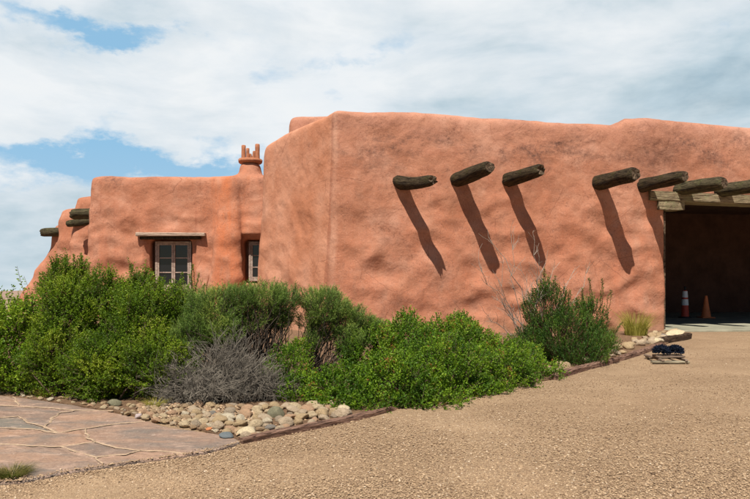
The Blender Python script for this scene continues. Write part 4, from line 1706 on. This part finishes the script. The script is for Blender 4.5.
# bare branches left of the dark bush
def bare_branches():
    rr = random.Random(77)
    foot = Vector((W(540, 360, 12.4).x, 12.4, .02))
    root_ = empty('bare_bush', foot, 'bare dry branches spreading up the wall left of the dark bush', 'bush')
    polys, radii = [], []
    ends = [(488, 236), (500, 252), (478, 262), (515, 226), (498, 280), (528, 232), (520, 262), (536, 245), (505, 300), (492, 296), (560, 262), (575, 268), (530, 280), (512, 312), (590, 262), (486, 316), (566, 284), (548, 250)]
    for i, (px, py) in enumerate(ends):
        D = 12.4 + rr.uniform(-.5, 1.1)
        e = W(px, py, D)
        pl = bend(foot + Vector((rr.gauss(0, .08), rr.gauss(0, .08), 0)), e, 9, .10, rr)
        polys.append(pl)
        radii.append((.017 if i in (0, 4, 8, 9, 15) else .010, .0035))
        for _ in range(8):
            q = rr.randint(3, 8)
            a = pl[q]
            d = (pl[q + 1] - pl[q]).normalized() if q < 9 else Vector((0, 0, 1))
            ee = a + (d * 1.0 + Vector((rr.uniform(-1, 1), rr.uniform(-1, 1), rr.uniform(-.4, 1)))) * rr.uniform(.08, .30)
            b2 = bend(a, ee, 4, .12, rr)
            polys.append(b2)
            radii.append((.005, .0025))
            for _ in range(2):
                a2 = b2[rr.randint(1, 3)]
                polys.append([a2, a2 + Vector((rr.uniform(-1, 1), rr.uniform(-1, 1), rr.uniform(-.2, 1))) * .08])
                radii.append((.002, .0012))
    V, Fs = tubes(polys, radii)
    mesh_obj('branches', V, Fs, M['stem_pale'], root_)


bare_branches()


# grass tufts
def tuft(foot, n, r, h, mat, label, seed, w=.006, name='grass_tuft', cat='grass tuft'):
    rg = np.random.default_rng(seed)
    V, Fc, R = [], [], []
    for i in range(n):
        az = rg.uniform(0, 6.283)
        rr = r * rg.random() ** .5
        x, y = math.cos(az) * rr * .45, math.sin(az) * rr * .45
        ln = h * rg.uniform(.5, 1.1)
        out = rg.uniform(.1, .8) * r
        s = (-math.sin(az) * w, math.cos(az) * w)
        if rg.random() < .5:
            s = (math.cos(az) * w, math.sin(az) * w)
        base = len(V)
        for k, f in enumerate((0, .35, .7, 1)):
            ox, oy = x + math.cos(az) * out * f * f, y + math.sin(az) * out * f * f
            z = ln * (f - .18 * f * f)
            ww = (1 - f) * .9 + .1
            V.append((ox - s[0] * ww, oy - s[1] * ww, z))
            V.append((ox + s[0] * ww, oy + s[1] * ww, z))
        for k in range(3):
            a = base + k * 2
            Fc.append((a, a + 1, a + 3, a + 2))
            R.append(min(1, max(0, rg.normal(.5, .22))))
    o = mesh_obj(name, V, Fc, mat, rnd=R, loc=(foot.x, foot.y, .02))
    tag(o, label, cat)
    return o


g = G(652, 340)
tuft(Vector((g.x, g.y + 1.0, 0)), 560, .58, .76, M['leaf_straw'], 'bright yellow green grass tuft against the wall corner', 61, .007)
tuft(Vector((g.x - .9, g.y + .4, 0)), 200, .30, .42, M['leaf_moss'], 'low dry olive grass tuft beside the yellow tuft', 62, .006)
g = G(12, 479)
tuft(Vector((g.x, g.y, 0)), 620, .22, .085, M['leaf_moss'], 'small olive weed clump at the near patio edge', 63, .004, 'weed_clump', 'weeds')
g = G(48, 398)
tuft(Vector((g.x, g.y, 0)), 300, .20, .16, M['leaf_straw'], 'small yellow green weed clump at the far patio edge by the evergreens', 64, .004, 'weed_clump', 'weeds')
g = G(152, 411)
tuft(Vector((g.x, g.y + .1, 0)), 260, .20, .13, M['leaf_straw'], 'small yellow weed clump behind the cobbles before the dead bush', 65, .004, 'weed_clump', 'weeds')


# ------------------------------------------------------------------ cones in the garage
def lathe(prof, n=28):
    V, Fc = [], []
    for (r, z) in prof:
        for k in range(n):
            a = 2 * math.pi * k / n
            V.append((r * math.cos(a), r * math.sin(a), z))
    for i in range(len(prof) - 1):
        for k in range(n):
            k2 = (k + 1) % n
            Fc.append((i * n + k, i * n + k2, (i + 1) * n + k2, (i + 1) * n + k))
    Fc.append(tuple((len(prof) - 1) * n + k for k in range(n)))
    return V, Fc


def garage_cones():
    FZ = .046
    p = W(706, 318, 23.6)
    c = empty('traffic_cone', (p.x, p.y, FZ), 'plain faded orange traffic cone standing in the dark garage', 'traffic cone')
    V, Fc = lathe([(.175, .03), (.165, .05), (.10, .42), (.052, .76), (.048, .80), (.034, .81)])
    mesh_obj('cone_body', V, Fc, M['cone_orange'], c, True, loc=(0, 0, 0))
    bm = bmesh.new()
    box(bm, (0, 0, .017), (.46, .46, .034), bevel=.012)
    bm_obj('base', bm, M['cone_orange'], c, loc=(0, 0, 0))
    p = W(685, 318, 23.6)
    c = empty('channelizer_cone', (p.x, p.y, FZ), 'tall slim red marker cone with two white bands in the garage', 'traffic cone')
    V, Fc = lathe([(.14, .05), (.135, .09), (.118, .35), (.095, .72), (.075, .98), (.060, 1.00)])
    mesh_obj('cone_body', V, Fc, M['cone_red'], c, True, loc=(0, 0, 0))
    V, Fc = lathe([(.1195, .46), (.1065, .68)])
    mesh_obj('reflective_band', V, Fc[:-1], M['cone_white'], c, True, loc=(0, 0, 0))
    V, Fc = lathe([(.1015, .74), (.0825, .97)])
    mesh_obj('reflective_band', V, Fc[:-1], M['cone_white'], c, True, loc=(0, 0, 0))
    V, Fc = lathe([(.03, 1.0), (.03, 1.05), (.045, 1.06), (.045, 1.12), (.02, 1.14)])
    mesh_obj('handle', V, Fc, M['rubber'], c, True, loc=(0, 0, 0))
    V, Fc = lathe([(.23, .0), (.23, .035), (.16, .05), (.14, .055)])
    mesh_obj('base', V, Fc, M['rubber'], c, True, loc=(0, 0, 0))


garage_cones()


# ------------------------------------------------------------------ boot brush stand
def boot_stand():
    p = G(673, 364)
    r = empty('boot_brush', (p.x, p.y, .01), 'two dark blue bristle rounds on a low wooden stand on the gravel', 'boot brush')
    bm = bmesh.new()
    box(bm, (-.05, .0, .025), (.68, .10, .035), Matrix.Rotation(.03, 3, 'Z'), .006, .004)
    bm_obj('front_plank', bm, M['plank'], r, loc=(0, 0, 0))
    bm = bmesh.new()
    box(bm, (.17, .72, .026), (.72, .11, .036), Matrix.Rotation(.10, 3, 'Z'), .006, .004)
    bm_obj('rear_plank', bm, M['plank'], r, loc=(0, 0, 0))
    bm = bmesh.new()
    box(bm, (-.20, .34, .062), (.05, .80, .036), None, .006, .003)
    bm_obj('cross_rail', bm, M['rail_red'], r, loc=(0, 0, 0))
    bm = bmesh.new()
    box(bm, (.22, .34, .062), (.05, .80, .036), None, .006, .003)
    bm_obj('cross_rail', bm, M['rail_red'], r, loc=(0, 0, 0))
    bm = bmesh.new()
    box(bm, (.01, .20, .11), (.50, .24, .035), None, .006, .003)
    bm_obj('brush_board', bm, M['rail_red'], r, loc=(0, 0, 0))
    for k, (cx, rx) in enumerate(((-.115, .155), (.135, .145))):
        rg = np.random.default_rng(90 + k)
        V, Fc = [], []
        for i in range(900):
            d = rg.normal(size=3)
            d /= np.linalg.norm(d)
            if d[2] < -.45:
                d[2] = -d[2]
            s = rg.normal(size=3)
            s -= d * s.dot(d)
            s /= np.linalg.norm(s)
            c0 = np.array([cx, .20, .205])
            R_ = np.array([rx, .13, .105])
            a = c0 + d * R_ * .35
            e = c0 + (d + rg.normal(size=3) * .08) * R_ * rg.uniform(.88, 1.08)
            b = len(V)
            u = np.cross(d, s)
            for q in (a + s * .006, a - s * .003 + u * .005, a - s * .003 - u * .005, e + s * .006, e - s * .003 + u * .005, e - s * .003 - u * .005):
                V.append(tuple(q))
            Fc += [(b, b + 1, b + 4, b + 3), (b + 1, b + 2, b + 5, b + 4), (b + 2, b, b + 3, b + 5), (b + 3, b + 4, b + 5)]
        mesh_obj('brush_head', V, Fc, M['bristle'], r, loc=(0, 0, 0))


boot_stand()

# ------------------------------------------------------------------ light, sky, camera
to_sun = Vector((-.297, -1.056, 1.9)).normalized()
el = math.asin(to_sun.z)
az = math.atan2(to_sun.x, to_sun.y)
sun = bpy.data.lights.new('sun', 'SUN')
sun.energy = 5.0
sun.angle = math.radians(.5)
sun.color = (1.0, .955, .89)
so = bpy.data.objects.new('sun', sun)
C.objects.link(so)
so.rotation_mode = 'QUATERNION'
so.rotation_quaternion = to_sun.to_track_quat('Z', 'Y')

world = bpy.data.worlds.new('World')
scene.world = world
world.use_nodes = True
t = world.node_tree
for n in list(t.nodes):
    t.nodes.remove(n)
b = NB(t)
out = b.n('ShaderNodeOutputWorld')
sky = b.n('ShaderNodeTexSky')
sky.sky_type = 'NISHITA'
sky.sun_disc = False
sky.sun_elevation = el
sky.sun_rotation = az
sky.altitude = 1700
sky.air_density = 1.1
sky.dust_density = .8
skybg = b.n('ShaderNodeBackground')
t.links.new(sky.outputs[0], skybg.inputs[0])
skybg.inputs[1].default_value = .05
d = b.n('ShaderNodeTexCoord').outputs['Generated']
sp = b.n('ShaderNodeSeparateXYZ', in_0=d)
AZ = b.math('ARCTAN2', sp.outputs[0], sp.outputs[1])
EL = b.math('ARCSINE', sp.outputs[2])
cv = b.n('ShaderNodeCombineXYZ')
b.set(cv.inputs[0], b.math('MULTIPLY', AZ, 1.0))
b.set(cv.inputs[1], b.math('MULTIPLY', EL, 1.9))
vec = cv.outputs[0]
big = b.noise(b.mapping(vec, loc=(3.1, 1.2, 0)), 2.8, 9, .56, .05)
med = b.noise(b.mapping(vec, loc=(8.1, 4.2, 0)), 7.5, 10, .60, .2)


def blob(a0, e0, sa, se):
    return b.math('MULTIPLY', gauss(b, AZ, a0, sa), gauss(b, EL, e0, se))


def dirof(px, py):
    return math.atan((px - CX) / F), math.atan((HZ - py) / math.hypot(F, px - CX))


AZ0, EL0 = AZ, EL
w1_ = b.noise(b.mapping(vec, loc=(2, 8, 1)), 5.0, 9, .62)
w2_ = b.noise(b.mapping(vec, loc=(7, 3, 6)), 6.0, 9, .62)
AZ = b.math('ADD', AZ0, b.math('MULTIPLY', b.math('SUBTRACT', w1_, .5), .38))
EL = b.math('ADD', EL0, b.math('MULTIPLY', b.math('SUBTRACT', w2_, .5), .17))
gapA = blob(*dirof(150, 166), .20, .024)
gapA2 = blob(*dirof(95, 172), .10, .035)
gapB = blob(*dirof(118, 33), .13, .016)
gapC = blob(*dirof(330, 50), .09, .025)
gap = b.math('ADD', b.math('ADD', gapA, b.math('MULTIPLY', gapA2, .7)), b.math('ADD', b.math('MULTIPLY', gapB, .85), b.math('MULTIPLY', gapC, .35)))
dens = b.math('ADD', b.math('MULTIPLY', b.math('SUBTRACT', big, .5), 1.0), b.math('MULTIPLY', b.math('SUBTRACT', med, .5), 1.2))
dens = b.math('ADD', dens, .62)
dens = b.math('SUBTRACT', dens, b.math('MULTIPLY', gap, .80))
AZ, EL = AZ0, EL0
# thin veil low on the left horizon
cover = b.ramp(dens, [(-.0, 0), (.10, .12), (.45, .92), (.7, 1)])
# colour of the cloud: white billows, grey-blue bellies to the right
sh = b.noise(b.mapping(vec, scale=(1, 1.5, 1), loc=(5.5, 9.2, 0)), 3.4, 10, .57, .25)
right = b.math('MULTIPLY', b.math('ADD', AZ, .15), 1.5, clamp=True)
shade = b.math('ADD', b.math('MULTIPLY', b.math('SUBTRACT', sh, .5), 2.7), b.math('ADD', .22, b.math('MULTIPLY', right, .34)))
lowl = b.math('MULTIPLY', blob(-.5, .04, .25, .08), .55)
lighten = blob(*dirof(130, 115), .3, .07)
shade = b.math('ADD', shade, lowl)
shade = b.math('SUBTRACT', shade, b.math('MULTIPLY', lighten, .25), clamp=True)
ccol = b.ramp(shade, [(0, (.92, .95, .97)), (.4, (.76, .83, .88)), (.75, (.56, .68, .75)), (1, (.42, .55, .63))])
wisp = b.ramp(b.noise(b.mapping(vec, loc=(1, 2, 3)), 9, 9, .58, .2), [(.5, 0), (.72, .8)])
ccol = b.mix(b.math('MULTIPLY', wisp, b.math('ADD', .35, 0)), ccol, (.90, .94, .96))
blue = b.ramp(EL, [(0.0, (.48, .67, .83)), (.2, (.30, .57, .82)), (.5, (.30, .53, .76))])
vis = b.mix(cover, blue, ccol)
cbg = b.n('ShaderNodeBackground')
b.set(cbg.inputs[0], vis)
CLOUD = cbg.inputs[1]
CLOUD.default_value = .80
# clouds only ahead; unseen sky overhead and behind left clear for less fill light
front = b.math('MULTIPLY', gauss(b, AZ, 0, 1.15), b.ramp(EL, [(.42, 1), (.75, 0)]))
front = b.math('MULTIPLY', b.math('SUBTRACT', front, .25), 4.0, clamp=True)
mx = b.n('ShaderNodeMixShader')
b.set(mx.inputs[0], front)
t.links.new(skybg.outputs[0], mx.inputs[1])
t.links.new(cbg.outputs[0], mx.inputs[2])
t.links.new(mx.outputs[0], out.inputs[0])

cam = bpy.data.cameras.new('camera')
cam.sensor_width = 36
cam.lens = F / 750 * 36
cam.shift_y = (HZ - 249.5) / 750
cam.clip_end = 8000
cam.clip_start = .05
co_ = bpy.data.objects.new('camera', cam)
C.objects.link(co_)
co_.location = (0, 0, EYE)
co_.rotation_euler = (math.radians(90), 0, 0)
scene.camera = co_

vs_ = scene.view_settings
vs_.view_transform = 'Standard'
vs_.look = 'None'
vs_.gamma = 1
vs_.use_curve_mapping = False
vs_.exposure = .25
scene.cycles.max_bounces = 6
scene.cycles.diffuse_bounces = 1
